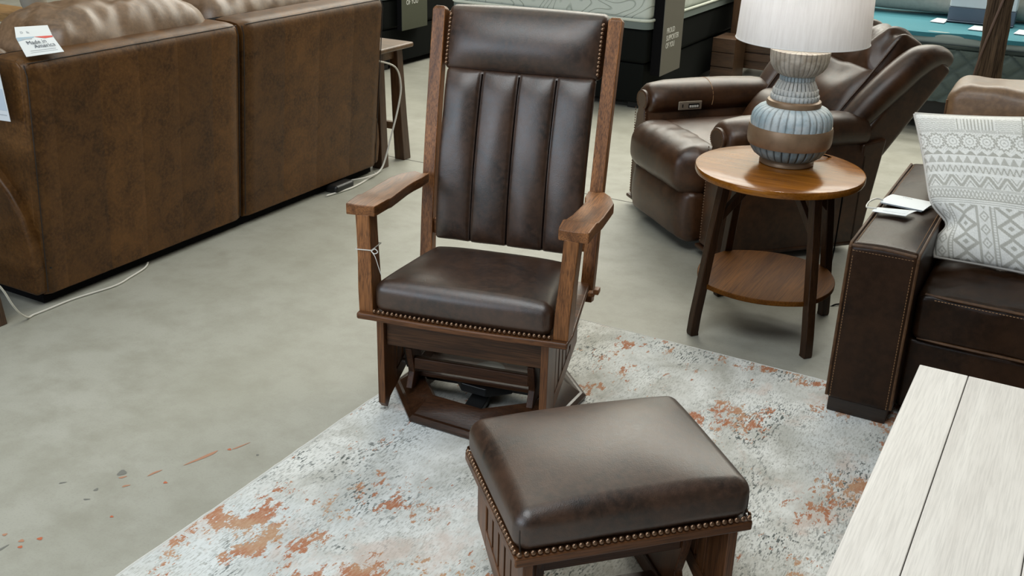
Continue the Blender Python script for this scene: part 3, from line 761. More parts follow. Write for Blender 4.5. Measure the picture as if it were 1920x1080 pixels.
# ------------------------------------------------------------------ end tables, cords
ETW = wood('end_table_wood', (.045, .022, .011), (.12, .06, .028), 'z', .4)
ETX = wood('end_table_top_wood', (.10, .055, .027), (.22, .125, .062), 'x', .38)
def end_table(label, x0, x1, y0, y1):
    t = thing('end_table', label, 'table', ((x0 + x1) / 2, (y0 + y1) / 2, 0), 0, 'end tables beside the left sofa')
    MB().box(x0, x1, y0, y1, .628, .655).build('table_top', ETX, t, .010, w=True, seg=3)
    for sx, x in ((-1, x0 + .075), (1, x1 - .075)):
        for sy, y in ((-1, y0 + .07), (1, y1 - .07)):
            rings = []
            for z, o, h in ((0, .022, .033), (.25, .012, .03), (.63, 0, .026)):
                cx, cy = x + sx * o, y + sy * o
                rings.append([(cx - h, cy - h, z), (cx + h, cy - h, z), (cx + h, cy + h, z), (cx - h, cy + h, z)])
            MB().loft(rings).build('leg', ETW, t, .004, w=True)
    MB().box(x0 + .09, x1 - .09, y1 - .085, y1 - .055, .17, .21).build('stretcher', ETX, t, .003, w=True)
    MB().box(x0 + .09, x1 - .09, y0 + .055, y0 + .085, .17, .21).build('stretcher', ETX, t, .003, w=True)
    MB().box(x0 + .07, x1 - .07, y0 + .06, y1 - .06, .57, .63).build('apron', ETX, t, .003, w=True)
end_table('brown wooden end table half hidden at the far end of the left sofa', -3.86, -3.275, 4.49, 4.80)
end_table('brown wooden end table at the left photo edge, only its leg showing', -3.86, -3.255, 1.58, 2.165)
lcord = MB().tube(smooth([(-3.17, 1.95, .40), (-3.18, 2.02, .29), (-3.19, 2.092, .184), (-3.20, 2.127, .110), (-3.215, 2.162, .055), (-3.245, 2.212, .010), (-3.256, 2.245, .005), (-3.254, 2.307, .005), (-3.252, 2.427, .005), (-3.222, 2.592, .005), (-3.24, 2.69, .005), (-3.265, 2.79, .006), (-3.30, 2.84, .006)]), .0038, 8).build('white_cord', WHITEP)
tag(lcord, 'white power cord running along the floor by the left corner of the sofa', 'cord')
rc = thing('power_cord', 'white power cord hanging beside the end table to a black adapter', 'cord', (-3.25, 4.3, 0))
MB().tube(smooth([(-3.29, 4.475, .60), (-3.262, 4.60, .55), (-3.255, 4.64, .45), (-3.258, 4.62, .34), (-3.262, 4.56, .2), (-3.27, 4.50, .06), (-3.265, 4.44, .012), (-3.245, 4.315, .006), (-3.225, 4.2, .006), (-3.222, 4.105, .006), (-3.245, 3.96, .006)]), .005, 8).build('cable', WHITEP, rc, w=True)
MB().tube(smooth([(-3.27, 4.40, .012), (-3.235, 4.36, .02), (-3.245, 4.27, .02), (-3.30, 4.2, .012)]), .004, 8).build('cable_loop', WHITEP, rc, w=True)
MB().rbox((-3.262, 4.09, .022), (.04, .075, .02), .016, 3, 3).build('adapter', BLACKM, rc, w=True, ang=180)

# ------------------------------------------------------------------ recliner
rec = thing('recliner', 'dark brown leather power recliner with rolled arms and nailhead trim', 'armchair', (-1.93, 4.76, 0), -.739)
RW = .94
def arm_ring(xc, y, zc, rx, rz, zb, half, n=18):
    """cross-section of a rolled arm at depth y: roll on top, side panel below"""
    pts_ = []
    for k in range(n + 1):
        a = math.radians(-50 + 280 * k / n)
        pts_.append((xc + rx * math.cos(a), y, zc + rz * math.sin(a)))
    pts_ = pts_ + [(xc - half, y, zc - rz - .03), (xc - half, y, zb), (xc + half, y, zb), (xc + half, y, zc - rz - .03)]
    return pts_
for s, xc in ((-1, .098), (1, RW - .098)):
    rings = []
    for y, dz, rx, rz in ((-.006, -.012, .070, .052), (.0, -.008, .082, .064), (.02, -.002, .092, .074), (.10, .004, .098, .080), (.25, .006, .101, .082), (.42, .008, .099, .080), (.58, .006, .094, .076), (.68, -.004, .088, .07)):
        rings.append(arm_ring(xc, y, .552 + dz, rx, rz, .05, .078))
    a_o = MB().loft(rings).build('rolled_arm', RCL, rec, ang=60)
    MB().tube([(xc + .0985 * math.cos(math.radians(t)), .31, .556 + .083 * math.sin(math.radians(t))) for t in range(-20, 210, 8)], .0025, 6).build('arm_seam', THREAD, a_o)
    # scroll front plate and nails
    ring = []
    for k in range(25):
        a = math.radians(-55 + 290 * k / 24); ring.append((xc + .058 * math.cos(a), .546 + .048 * math.sin(a)))
    pl_ = ring + [(xc - .060, .40), (xc - .064, .06), (xc + .064, .06), (xc + .060, .40)]
    fp = MB().prism(pl_, -.022, .002, 'y').build('arm_front', RCL, rec, .006)
    nm = MB()
    for k in range(26):
        a = math.radians(-55 + 290 * k / 25)
        nm.add(*(lambda c: ([(c[0] + .0048 * math.cos(t * PI / 4), c[1], c[2] + .0048 * math.sin(t * PI / 4)) for t in range(8)] + [(c[0], c[1] - .004, c[2])], [(t, (t + 1) % 8, 8) for t in range(8)]))((xc + .050 * math.cos(a), -.0225, .546 + .041 * math.sin(a))))
    for side in (-1, 1):
        for k in range(34):
            c = (xc + side * .055, -.0225, .075 + k * .0128)
            nm.add([(c[0] + .0048 * math.cos(t * PI / 4), c[1], c[2] + .0048 * math.sin(t * PI / 4)) for t in range(8)] + [(c[0], c[1] - .004, c[2])], [(t, (t + 1) % 8, 8) for t in range(8)])
    nt_ = nm.build('nailhead_trim', NAIL, fp, ang=80); nt_['kind'] = 'stuff'
    MB().box(xc - .085, xc + .085, -.03, .70, .035, .052).build('bottom_moulding', RCL, rec, .006)
    MB().prism([(.66, .05), (.66, .50), (.78, .52), (.72, .05)], xc - .078, xc + .078, 'x').build('side_panel', RCL, rec, .01)
# seat, footrest
def rs(seed, puff, wr=.004):
    def f(p, u):
        x, y, z = p
        z += puff * max(0, 1 - u[0] ** 2) * max(0, 1 - u[1] ** 4) * max(0, u[2]) + wr * nz((x, y, z), 9, seed)
        return (x, y, z)
    return f
MB().rbox((.47, .30, .385), (.284, .31, .085), .05, (14, 14, 3), 5, rs(1, .03)).build('seat_cushion', RCL, rec, ang=180)
def foot_fn(p, u):
    x, y, z = p
    y -= .03 * max(0, 1 - u[0] ** 4) * max(0, 1 - u[2] ** 2) * (1 if u[1] < 0 else 0)
    y += .02 * max(0, abs(u[0]) - .8) * 5
    z += .012 * max(0, 1 - u[0] ** 2) * max(0, u[2]) + .004 * nz((x * 2, y, z), 12, 4)
    return (x, y, z)
MB().rbox((.47, -.01, .365), (.294, .105, .115), .085, (20, 4, 4), 6, foot_fn).build('footrest_pad', RCL, rec, ang=180)
MB().rbox((.47, -.045, .165), (.290, .045, .115), .03, (20, 3, 8), 4, foot_fn).build('footrest_panel', RCL, rec, ang=180)
MB().box(.20, .74, .08, .66, .06, .30).build('seat_box', BLACK, rec)
# control panel on the inner left arm
cpn = MB().rbox((.2035, .185, .532), (.004, .062, .021), .004, 3, 2).build('control_panel', plain('control_plate', (.30, .25, .19), .4, .5), rec, ang=180)
MB().box(.2075, .2085, .175, .232, .520, .542).build('control_recess', BLACKM, cpn)
for k in range(4): MB().box(.2075, .2105, .180 + k * .0125, .190 + k * .0125, .523, .534).build('control_button', plain('control_button', (.55, .52, .46), .4), cpn, .001)
MB().box(.2075, .2085, .141, .147, .524, .540).build('usb_port', BLACKM, cpn)
# back: tilted frame, built in (x, v up the back, w thickness) and rotated
tilt = math.radians(38)
Mb = Matrix.Translation((0, .50, .33)) @ Matrix.Rotation(-tilt, 4, 'X')
def back(mb, name, mat=RCL, **k): return mb.xform(Mb).build(name, mat, rec, ang=180, **k)
def b_fn(seed, puff, wr):
    def f(p, u):
        x, y, z = p
        y -= puff * max(0, 1 - u[0] ** 4) * max(0, 1 - u[2] ** 2) * (1 if u[1] < 0 else 0) + wr * nz((x, y, z), 8, seed) * (1 if u[1] < 0 else 0)
        return (x, y, z)
    return f
back(MB().rbox((.47, .125, .34), (.36, .045, .34), .04, (10, 3, 10), 4), 'back_frame')
back(MB().rbox((.47, -.01, .15), (.29, .10, .155), .08, (18, 4, 8), 5, b_fn(3, .045, .01)), 'lumbar_cushion')
back(MB().rbox((.47, .015, .40), (.30, .085, .16), .06, (18, 4, 8), 5, b_fn(5, .03, .014)), 'upper_back_cushion')
def head_wr(p, u):
    x, y, z = p
    k = max(0, u[2])
    y -= .03 * max(0, 1 - u[0] ** 4) * max(0, 1 - u[2] ** 2) * (1 if u[1] < 0 else 0)
    d = .012 * math.sin(x * 70 + 3 * nz((x, y, z), 8)) * k + .02 * nz((x * 2, y, z), 9, 6)
    return (x, y - d * (1 if u[1] < 0 else 0), z + d)
back(MB().rbox((.47, .025, .63), (.30, .095, .135), .07, (40, 6, 10), 5, head_wr), 'headrest')
for s in (-1, 1):
    xc = .47 + s * .345
    path = [(xc - s * .03, .0, .06), (xc, -.02, .20), (xc + s * .02, -.025, .38), (xc + s * .035, -.01, .54), (xc + s * .04, .02, .66), (xc + s * .035, .09, .735), (xc + s * .03, .15, .755)]
    rr = [.045, .062, .07, .072, .068, .05, .035]
    sp_ = smooth(path, 6); rad = []
    for i in range(len(sp_)):
        t = i / (len(sp_) - 1) * (len(rr) - 1); j = min(int(t), len(rr) - 2); rad.append(rr[j] + (rr[j + 1] - rr[j]) * (t - j))
    back(MB().tube(sp_, rad, 20), 'back_wing')
    # outer side panel of the back
    back(MB().rbox((xc + s * .055, .085, .36), (.028, .085, .37), .024, (2, 6, 12), 4), 'wing_side_panel')
    back(MB().tube(smooth([(xc - s * .065, -.055, .08), (xc - s * .055, -.075, .30), (xc - s * .05, -.07, .50), (xc - s * .06, -.06, .70)]), .005, 8), 'wing_piping')

# ------------------------------------------------------------------ right leather couch
couch = thing('leather_couch', 'dark brown leather couch with wide square stitched arm at right', 'sofa', (-.533, 3.09, 0))
ax0, ax1, ay0, ay1, az = -.535, -.325, 3.085, 4.13, .588
def arm_fn(p, u):
    x, y, z = p
    if u[2] > 0: z += .008 * max(0, 1 - u[0] ** 2) * u[2] + .003 * nz((x, y * .6, z), 6, 2)
    return (x, y, z)
arm = MB().rbox(((ax0 + ax1) / 2, (ay0 + ay1) / 2, (az + .058) / 2), ((ax1 - ax0) / 2, (ay1 - ay0) / 2, (az - .058) / 2), .022, (8, 24, 10), 4, arm_fn).build('arm', RSL, couch, w=True, ang=180)
def seam(path, name='stitched_seam', r=.0042, mat=RSE, parent=None, w=True):
    MB().tube(path, r, 8).build(name, mat, parent or arm, w=w)
def stitch_dashes(path, name, parent, r=.0011, on=.006, off=.0035):
    mb = MB(); P = [Vector(p) for p in path]; 
    for a, b in zip(P[:-1], P[1:]):
        L = (b - a).length; d = (b - a).normalized(); t = 0
        while t + on < L:
            mb.tube([a + d * t, a + d * (t + on)], r, 4); t += on + off
    o = mb.build(name, THREAD, parent, w=True); o['kind'] = 'stuff'
for x in (ax0 + .006, ax1 - .006):
    s = 1 if x > -.43 else -1
    p = [(x, ay0 + .006, .07), (x, ay0 + .004, .30), (x, ay0 + .006, az - .012), (x, ay0 + .020, az - .002), (x, ay0 + .3, az), (x, ay0 + .7, az), (x, ay1 - .03, az - .001)]
    seam(p, r=.005)
    q = [(x - s * .012, ay0 + .0005, .07), (x - s * .012, ay0 + .0005, az - .03)]
    stitch_dashes(q, 'thread_stitches', arm)
    stitch_dashes([(x - s * .013, ay0 + .03, az + .003), (x - s * .013, ay1 - .05, az + .003)], 'thread_stitches', arm)
seam([(ax0 + .012, ay0 + .005, az - .006), (-.43, ay0 + .005, az - .001), (ax1 - .012, ay0 + .005, az - .006)], r=.005)
stitch_dashes([(ax0 + .015, ay0 + .0005, az - .020), (ax1 - .015, ay0 + .0005, az - .018)], 'thread_stitches', arm)
MB().box(ax0 + .012, ax1 - .016, ay0 + .012, ay1 - .02, .013, .062).build('plinth', wood('plinth_wood', (.012, .007, .004), (.03, .016, .009), 'x', .4), couch, .003, w=True)
MB().box(ax1 - .005, 1.75, 3.17, 4.1, .05, .29).build('seat_base', RSL, couch, .015, w=True)
for x in (-.2, 1.6): MB().box(x, x + .06, 3.25, 3.31, .013, .052).build('foot', BLACKM, couch, w=True)
for x0, x1 in ((-.322, .70), (.705, 1.72)):
    def sc_fn(p, u):
        x, y, z = p
        if u[2] > 0:
            z += .034 * max(0, 1 - u[0] ** 4) * max(0, 1 - u[1] ** 2) * u[2] + .009 * nz((x * 1.3, y * 2.2, 0), 9, 1) * u[2] + .005 * nz((x * 2 + y, y * 4, 0), 14, 5) * u[2]
        if u[1] < 0: y += .006 * nz((x, 0, z), 10, 3)
        return (x, y, z)
    sc_ = MB().rbox(((x0 + x1) / 2, 3.53, .371), ((x1 - x0) / 2, .375, .078), .024, (50, 36, 5), 4, sc_fn).build('seat_cushion', RSL, couch, w=True, ang=180)
    for z in (.444, .298):
        seam([(x0 + .02, 3.168, z), (x0 + .10, 3.158, z + .002), ((x0 + x1) / 2, 3.157, z + .003), (x1 - .02, 3.160, z)], 'cushion_seam', .0045, RSE, sc_)
    stitch_dashes([(x0 + .05, 3.1555, .434), (x1 - .03, 3.1555, .434)], 'thread_stitches', sc_)
MB().rbox((.66, 4.20, .46), (1.09, .07, .40), .04, (20, 3, 8), 4).build('back_frame', RSL, couch, w=True, ang=180)
CBL = leather('couch_back_leather', (.10, .052, .022), (.17, .095, .045), .40, 6, .25, .55, .5)
for x0, x1 in ((-.432, .60), (.605, 1.64)):
    def bc_fn(p, u):
        x, y, z = p
        z += .010 * max(0, u[2]) * nz((x * 2, y, z), 7, 3) + .012 * max(0, u[2]) * (1 - u[0] ** 6)
        y -= .015 * max(0, 1 - u[0] ** 4) * max(0, 1 - u[2] ** 2) * (1 if u[1] < 0 else 0) + .006 * nz((x, y, z * 2), 9, 7)
        return (x, y, z)
    bc_ = MB().rbox(((x0 + x1) / 2, 4.04, .765), ((x1 - x0) / 2, .125, .165), .045, (36, 5, 12), 5, bc_fn).build('back_cushion', CBL, couch, w=True, ang=180)
    seam([(x0 + .006, 3.935, .64), (x0 + .004, 3.935, .88)], 'cushion_seam', .004, RSE, bc_)
MB().rbox((1.72, 3.61, .32), (.105, .52, .265), .022, (4, 8, 6), 4).build('far_arm', RSL, couch, w=True, ang=180)

# throw pillow
def pillow_col(u, v):
    W0, G = (.86, .85, .80), (.36, .345, .29)
    def tri(x): return abs((x % 1) - .5) * 2
    g = 0.0
    if u > .66 and v < .64:                       # vertical columns on the right
        q = (u - .66) / .34; 
        if q % .2 < .02: g = 1
        elif q < .55: g = 1 if (abs(((q / .28) % 1) - .5) + abs(((v * 9) % 1) - .5)) % .34 > .2 else .15
        else: g = 1 if tri(v * 22) > tri(q * 6) * .9 + .2 else .1
    elif v < .035: g = .1
    elif v < .125:
        if .25 < u < .50: g = 1 if (u * 46) % 1 < .38 else .15
        else: g = 1 if (v * 70 + .2 * math.sin(u * 160)) % 1 < .32 else .12
    elif v < .145: g = 1 if (u * 110) % 1 < .45 else .2
    elif v < .275:
        cu = ((u - .055) % .108) / .108 - .5; cv = (v - .21) / .108
        r = math.hypot(cu, cv); a = math.atan2(cv, cu)
        R = .40 + .05 * math.sin(a * 12)
        g = 1 if R < r < R + .12 else (.75 if r < .07 or .20 < r < .26 else (.05 if r < R else .45 * (1 if (u * 60 + v * 60) % 1 < .4 else 0)))
    elif v < .305: g = 1 if (v - .275) / .03 > tri(u * 14) else .1
    elif v < .315: g = .05
    elif v < .365: g = .12 if (v - .315) / .05 < 1 - tri(u * 17) * 1.1 else .85
    elif v < .38: g = .05
    elif v < .43: g = 1 if abs((v - .38) / .05 - tri(u * 26)) < .22 else .25
    elif v < .445: g = .05
    elif v < .525:
        d = abs((v - .445) / .08 - tri(u * 8.5)) ; g = .95 if d < .2 or .42 < d < .56 else .15
    elif v < .545: g = 1 if (v * 110) % 1 < .4 else .1
    elif v < .60: g = .9 if abs(tri(u * 20) - (v - .545) / .055) < .17 or abs(1 - tri(u * 20) - (v - .545) / .055) < .17 else .18
    elif v < .64: g = 1 if (v * 75) % 1 < .35 else .08
    else:                                        # lower block: vertical stripes and diamonds
        q = (u * 3.3) % 1
        if q < .05 or .30 < q < .34 or .40 < q < .43: g = .9
        elif q < .30:
            d = abs((v * 12) % 1 - .5) + abs((q - .175) / .25); g = .85 if .28 < d < .45 or d < .1 else .15
        elif q < .40: g = .6 if (v * 60) % 1 < .4 else .1
        else:
            d = abs((v * 8.5) % 1 - .5) * 1.6 + abs((q - .715) / .57) * 1.6
            d2 = math.floor(d * 9) / 9
            g = .95 if .5 < d2 < .8 or d2 < .12 else .12
    g *= .80
    k = .9 + .2 * random.random()
    return tuple((W0[i] * (1 - g) + G[i] * g) * k for i in range(3))
def pillow_mat():
    m, nt, b = new_mat('printed_pillow'); at = N(nt, 'ShaderNodeAttribute'); at.attribute_name = 'print'
    v = coords(nt); f = noise_n(nt, v, 500, 2)
    nt.links.new(at.outputs['Color'], b.inputs['Base Color']); b.inputs['Roughness'].default_value = .9; b.inputs['Specular IOR Level'].default_value = .15
    bump(nt, b, f, .3, .001); return m
pil = thing('throw_pillow', 'white and grey geometric print throw pillow with piping on the couch', 'pillow', (-.2, 3.5, .47))
TL, BL_ = Vector((-.487, 3.635, .880)), Vector((-.318, 3.395, .488))
TR, BR_ = TL + Vector((.48, .0, .055)), BL_ + Vector((.47, .0, -.005))
pn = (TR - TL).cross(TL - BL_).normalized()      # towards the viewer
if pn.y > 0: pn = -pn
n = 230
vs, cols = [], []
for side in (1, -1):
    for j in range(n + 1):
        for i in range(n + 1):
            u, v = i / n, j / n
            uu = (2 * u - 1); vv_ = (2 * v - 1)
            e = max(0, (1 - uu ** 2)) ** .42 * max(0, (1 - vv_ ** 2)) ** .42
            pin = .022 * (1 - abs(vv_) ** 2) * uu; pin2 = .014 * (1 - uu ** 2) * vv_
            p = TL.lerp(TR, u).lerp(BL_.lerp(BR_, u), v)
            p = p - (TR - TL).normalized() * pin * .5 - (BL_ - TL).normalized() * pin2 * .5
            # the lower left corner folds where it meets the arm
            fold = math.exp(-((v - .76) / .09) ** 2) * max(0, 1 - u * 4)
            p = p + (TR - TL).normalized() * .042 * fold + pn * (-.02 * fold)
            w_ = .004 * nz((u * 3, v * 3, 0), 3, 4) * e
            th = (.075 if side > 0 else .055) * e + w_
            vs.append(p + pn * (th * side)); cols.append((*pillow_col(u, v), 1) if side > 0 else (.7, .7, .67, 1))
fs = []; K = (n + 1) ** 2
for j in range(n):
    for i in range(n):
        a = j * (n + 1) + i
        fs.append((a, a + n + 1, a + n + 2, a + 1)); fs.append((K + a, K + a + 1, K + a + n + 2, K + a + n + 1))
po = MB().add(vs, fs).build('pillow_cover', pillow_mat(), pil, w=True, ang=180)
ca = po.data.color_attributes.new('print', 'FLOAT_COLOR', 'POINT'); ca.data.foreach_set('color', [c for q in cols for c in q])
rim = []
for i in range(0, n, 5): rim.append(vs[i])
for j in range(0, n, 5): rim.append(vs[j * (n + 1) + n])
for i in range(n, 0, -5): rim.append(vs[n * (n + 1) + i])
for j in range(n, 0, -5): rim.append(vs[j * (n + 1)])
rim.append(rim[0])
MB().tube(rim, .0055, 8).build('piping', plain('pillow_piping', (.56, .53, .48), .85), pil, w=True)

# price tags on the couch arm
def card_tag(name, label, A, B, C, D, lift):
    t = thing(name, label, 'tag', A)
    sheet(A, B, C, D, .0016, 8, lift).build('tag_card', PAPER, t, w=True); return t
za = .5995
t1 = card_tag('price_tag', 'larger white price tag lying on the couch arm', (-.528, 3.500, za + .004), (-.387, 3.478, za + .006), (-.362, 3.590, za + .006), (-.508, 3.612, za + .004), .004)
sheet((-.526, 3.502, za + .0005), (-.392, 3.481, za + .001), (-.368, 3.58, za + .001), (-.508, 3.60, za + .0005), .0012, 4).build('tag_back_sheet', PAPER, t1, w=True)
text_mesh('-----', .02, INKL, 'tag_print', t1, (-.47, 3.575, za + .0105), (.99, -.13, 0), (.13, .99, 0), 1.0)
sheet((-.408, 3.532, za + .0098), (-.386, 3.528, za + .0098), (-.385, 3.535, za + .0098), (-.407, 3.539, za + .0098), .0004, 2).build('tag_barcode', INK, t1, w=True)
t2 = card_tag('small_price_tag', 'smaller white price tag on the couch arm nearer its front', (-.532, 3.392, za + .002), (-.424, 3.374, za + .011), (-.402, 3.452, za + .010), (-.522, 3.44, za + .003), .002)
sheet((-.500, 3.402, za + .0075), (-.43, 3.392, za + .0125), (-.422, 3.43, za + .0125), (-.495, 3.43, za + .0075), .0004, 2).build('tag_label', plain('blueish_label', (.62, .68, .72), .6), t2, w=True)
st = MB().tube(smooth([(-.522, 3.515, za + .008), (-.54, 3.50, za + .014), (-.556, 3.465, za + .010), (-.557, 3.43, za + .003), (-.545, 3.412, za + .006), (-.522, 3.416, za + .007)]), .0028, 6).build('tag_string', WHITEP)
tag(st, 'white string loop joining the two price tags on the couch arm', 'string')

# ------------------------------------------------------------------ coffee table
CTW = [wood('coffee_table_wood_%d' % k, (.57 * t, .535 * t, .50 * t), (.74 * t, .71 * t, .67 * t), 'y', .45, 34, .4, pores=.2, wide=3) for k, t in enumerate((1.0, .95, 1.04))]
CTE = wood('coffee_table_edge', (.22, .12, .06), (.33, .19, .10), 'y', .5)
ct = thing('coffee_table', 'pale washed oak plank coffee table at the lower right', 'table', (-.23, 2.63, 0))
cy0, cy1, czt = 1.22, 2.63, .46
x = -.232
for k, wd_ in enumerate((.119, .193, .193, .193, .119)):
    MB().box(x + .0008, x + wd_ - .0008, cy0, cy1, czt - .032, czt).build('plank', CTW[k % 3], ct, .0022, w=True)
    x += wd_
cx1 = x
MB().box(-.228, cx1 - .004, cy0 + .004, cy1 - .004, czt - .052, czt - .033).build('underframe', CTE, ct, .002, w=True)
MB().box(-.20, cx1 - .03, cy0 + .03, cy1 - .03, czt - .13, czt - .05).build('apron', CTE, ct, .002, w=True)
for xx in (-.21, cx1 - .09):
    for yy in (cy0 + .02, cy1 - .09): MB().box(xx, xx + .07, yy, yy + .07, .0125, czt - .05).build('leg', CTE, ct, .004, w=True)

# ------------------------------------------------------------------ beds in the background
def swirl_mat():
    m, nt, b = new_mat('mattress_swirl'); v = coords(nt)
    f = noise_n(nt, v, 2.6, 1, .4, .6)
    s = mathn(nt, 'ABSOLUTE', mathn(nt, 'SINE', mathn(nt, 'MULTIPLY', f, 58)))
    line = ramp(nt, s, [(.0, 0.), (.30, 1.)])
    c = mix(nt, line, (.40, .44, .39), (.60, .64, .58)); nt.links.new(c, b.inputs['Base Color']); b.inputs['Roughness'].default_value = .9
    bump(nt, b, line, .6, .008); return m
SWIRL = swirl_mat()
GREYB = plain('grey_border', (.16, .19, .175), .9); PIPE = plain('mattress_piping', (.66, .69, .60), .8)
FOUND = plain('foundation_fabric', (.007, .008, .007), .9, spec=.1)
def bed(name, label, x0, x1, y0, y1):
    b_ = thing(name, label, 'bed', ((x0 + x1) / 2, (y0 + y1) / 2, 0))
    cx, cy = (x0 + x1) / 2, (y0 + y1) / 2
    MB().rbox((cx, cy, .725), ((x1 - x0) / 2, (y1 - y0) / 2, .135), .05, 6, 4).build('mattress', SWIRL, b_, w=True, ang=180)
    rr = []
    R = .055
    for (ax_, ay_, a0_) in ((x1 - R, y0 + R, -90), (x1 - R, y1 - R, 0), (x0 + R, y1 - R, 90), (x0 + R, y0 + R, 180)):
        for k in range(7):
            a = math.radians(a0_ + 15 * k); rr.append((ax_ + (R + .008) * math.cos(a), ay_ + (R + .008) * math.sin(a)))
    for z in (.603, .845): MB().tube([(p[0], p[1], z) for p in rr] + [(rr[0][0], rr[0][1], z)], .010, 8).build('mattress_piping', PIPE, b_, w=True)
    MB().prism(rr, .545, .595).build('border_band', GREYB, b_, w=True)
    MB().rbox((cx, cy, .43), ((x1 - x0) / 2 - .005, (y1 - y0) / 2 - .005, .115), .03, 4, 3).build('foundation', FOUND, b_, w=True, ang=180)
    MB().box(x0 + .02, x1 - .02, y0 + .02, y1 - .02, .045, .31).build('base_box', FOUND, b_, .01, w=True)
    for x in (x0 + .1, x1 - .1):
        for y in (y0 + .1, y1 - .1): MB().box(x - .04, x + .04, y - .04, y + .04, 0, .05).build('foot', BLACKM, b_, .004, w=True)
    return b_
bed('bed', 'bed with pale swirl-quilted mattress and black base behind the rocker', -4.18, -2.64, 6.62, 8.65)
bed('bed', 'bed with black base half hidden between sofa and rocker', -6.40, -4.80, 6.62, 8.65)
TAUPE = plain('taupe_felt', (.15, .14, .115), .95, spec=.1, noise_amt=.25, nscale=200)
TAUPE2 = plain('olive_felt', (.085, .088, .062), .95, spec=.1, noise_amt=.25, nscale=200)
def banner(label, xs, xin, y0, y1, zb, ztop, mat, tz, ty, thick, texts):
    t = thing('bed_banner', label, 'banner', (xs, y0, zb), 0, 'printed banners draped over the beds')
    R = .10
    def path(off):
        p = [(xin, ztop - off)]
        for k in range(9):
            a = math.radians(90 - 90 * k / 8); p.append((xs - R - .0 + (R - off) * math.cos(a), ztop - R + (R - off) * math.sin(a)))
        p.append((xs - off, zb)); return p
    o, i1, i2 = path(0), path(.004), path(thick)
    MB().prism(o + i1[::-1], y0, y1, 'y').build('banner_cloth', mat, t, w=True, ang=30)
    MB().prism(path(.0045) + i2[::-1], y0 + .004, y1 - .004, 'y').build('banner_backing', BLACK, t, w=True, ang=30)
    for k, s in enumerate(texts):
        text_mesh(s, .052, CREAM, 'banner_text', t, (xs + .0006, ty, tz - k * .050), (0, 1, 0), (0, 0, 1), .84)
banner('taupe banner reading PROUD SUPPORTER OF YOU beside the rocker', -2.560, -3.2, 6.69, 7.06, .235, .875, TAUPE, .512, 6.755, .075, ('PROUD', 'SUPPORTER', 'OF YOU'))
banner('olive banner with white lettering hanging left of the rocker', -4.735, -5.3, 6.78, 7.13, .305, .872, TAUPE2, .595, 6.84, .05, ('PROUD', 'SUPPORTER', 'OF YOU'))

# right bed
QM = plain('quilted_grey_green', (.095, .125, .115), .9, noise_amt=.2, nscale=180)
LG = plain('pale_grey_green', (.27, .32, .30), .9); TEAL = plain('teal_cover', (.03, .17, .21), .85, noise_amt=.2, nscale=160)
rb_ = thing('display_bed', 'bed with teal cover and quilted grey-green side behind the recliner', 'bed', (.3, 8.2, 0))
bx0, bx1, byf, byb = -1.80, 1.10, 7.2, 9.2
# quilted front: diamonds proud of their joints
nx, nzq = 150, 40; vs = []; 
for j in range(nzq + 1):
    for i in range(nx + 1):
        xx = bx0 + (bx1 - bx0) * i / nx; zz = .205 + .335 * j / nzq
        a = abs(math.sin((xx * 1.0 + zz * 1.15) * PI / .155)); b = abs(math.sin((xx * 1.0 - zz * 1.15) * PI / .155))
        d = min(1, min(a, b) * 2.2) ** .5
        vs.append((xx, byf - .030 * d, zz))
fs = [(j * (nx + 1) + i, j * (nx + 1) + i + 1, (j + 1) * (nx + 1) + i + 1, (j + 1) * (nx + 1) + i) for j in range(nzq) for i in range(nx)]
MB().add(vs, fs).build('quilted_panel', QM, rb_, w=True, ang=180)
MB().box(bx0, bx1, byf + .001, byb, .205, .54).build('mattress_core', QM, rb_, .01, w=True)
MB().tube([(bx0, byf - .006, .548), (bx1, byf - .006, .548)], .016, 8).build('dark_piping', plain('dark_green_piping', (.018, .03, .025), .8), rb_, w=True)
MB().rbox(((bx0 + bx1) / 2, (byf + byb) / 2, .595), ((bx1 - bx0) / 2, (byb - byf) / 2, .04), .03, 6, 4).build('pillow_top', LG, rb_, w=True, ang=180)
MB().box(bx0 + .02, bx1 - .02, byf + .03, byb - .03, .06, .20).build('bed_frame', BLACKM, rb_, w=True)
for xx in (bx0 + .1, bx1 - .1): MB().box(xx, xx + .06, byf + .1, byf + .16, 0, .07).build('leg', BLACKM, rb_, w=True)
edge = [(bx0 + (bx1 - bx0) * i / 60, byf + .0 - .012 * math.sin(i * .55), .632 - .012 * abs(math.sin(i * .28))) for i in range(61)]
rings = []
for p in edge: rings.append([(p[0], p[1] - .006, p[2] - .018), (p[0], p[1] - .004, p[2] + .008), (p[0], p[1] + .06, .642), (p[0], byb - .5, .644), (p[0], byb - .5, .637), (p[0], p[1] + .05, .634)])
MB().loft(rings).build('teal_cover', TEAL, rb_, w=True, ang=60)
for i, (xa, xb, ya) in enumerate(((-.76, -.60, 7.36), (-.49, -.36, 7.36), (-1.02, -.93, 7.55))):
    o = sheet((xa, ya, .648), (xb, ya - .02, .648), (xb + .005, ya + .18, .648), (xa + .015, ya + .2, .648), .003, 3).build('leaflet', PAPER)
    tag(o, ('white leaflet on the teal bed left of the log post', 'small white leaflet on the teal bed right of the log post', 'white leaflet on the teal bed beside the recliner')[i], 'leaflet', 'leaflets on the teal bed')
def pillow_block(name, label, c, h, mat, seed, cat='pillow'):
    def f(p, u):
        k = 1 + .0 * u[0]
        return (p[0], p[1] + .008 * nz(p, 9, seed), p[2] * (1 + .1 * (1 - u[0] ** 2)) + .01 * nz(p, 8, seed))
    o = MB().rbox((0, 0, 0), h, min(h) * .8, 8, 4, f).build(name, mat, ang=180); o.location = c; tag(o, label, cat); return o
OATM = plain('oat_linen', (.42, .41, .37), .9, noise_amt=.25, nscale=40)
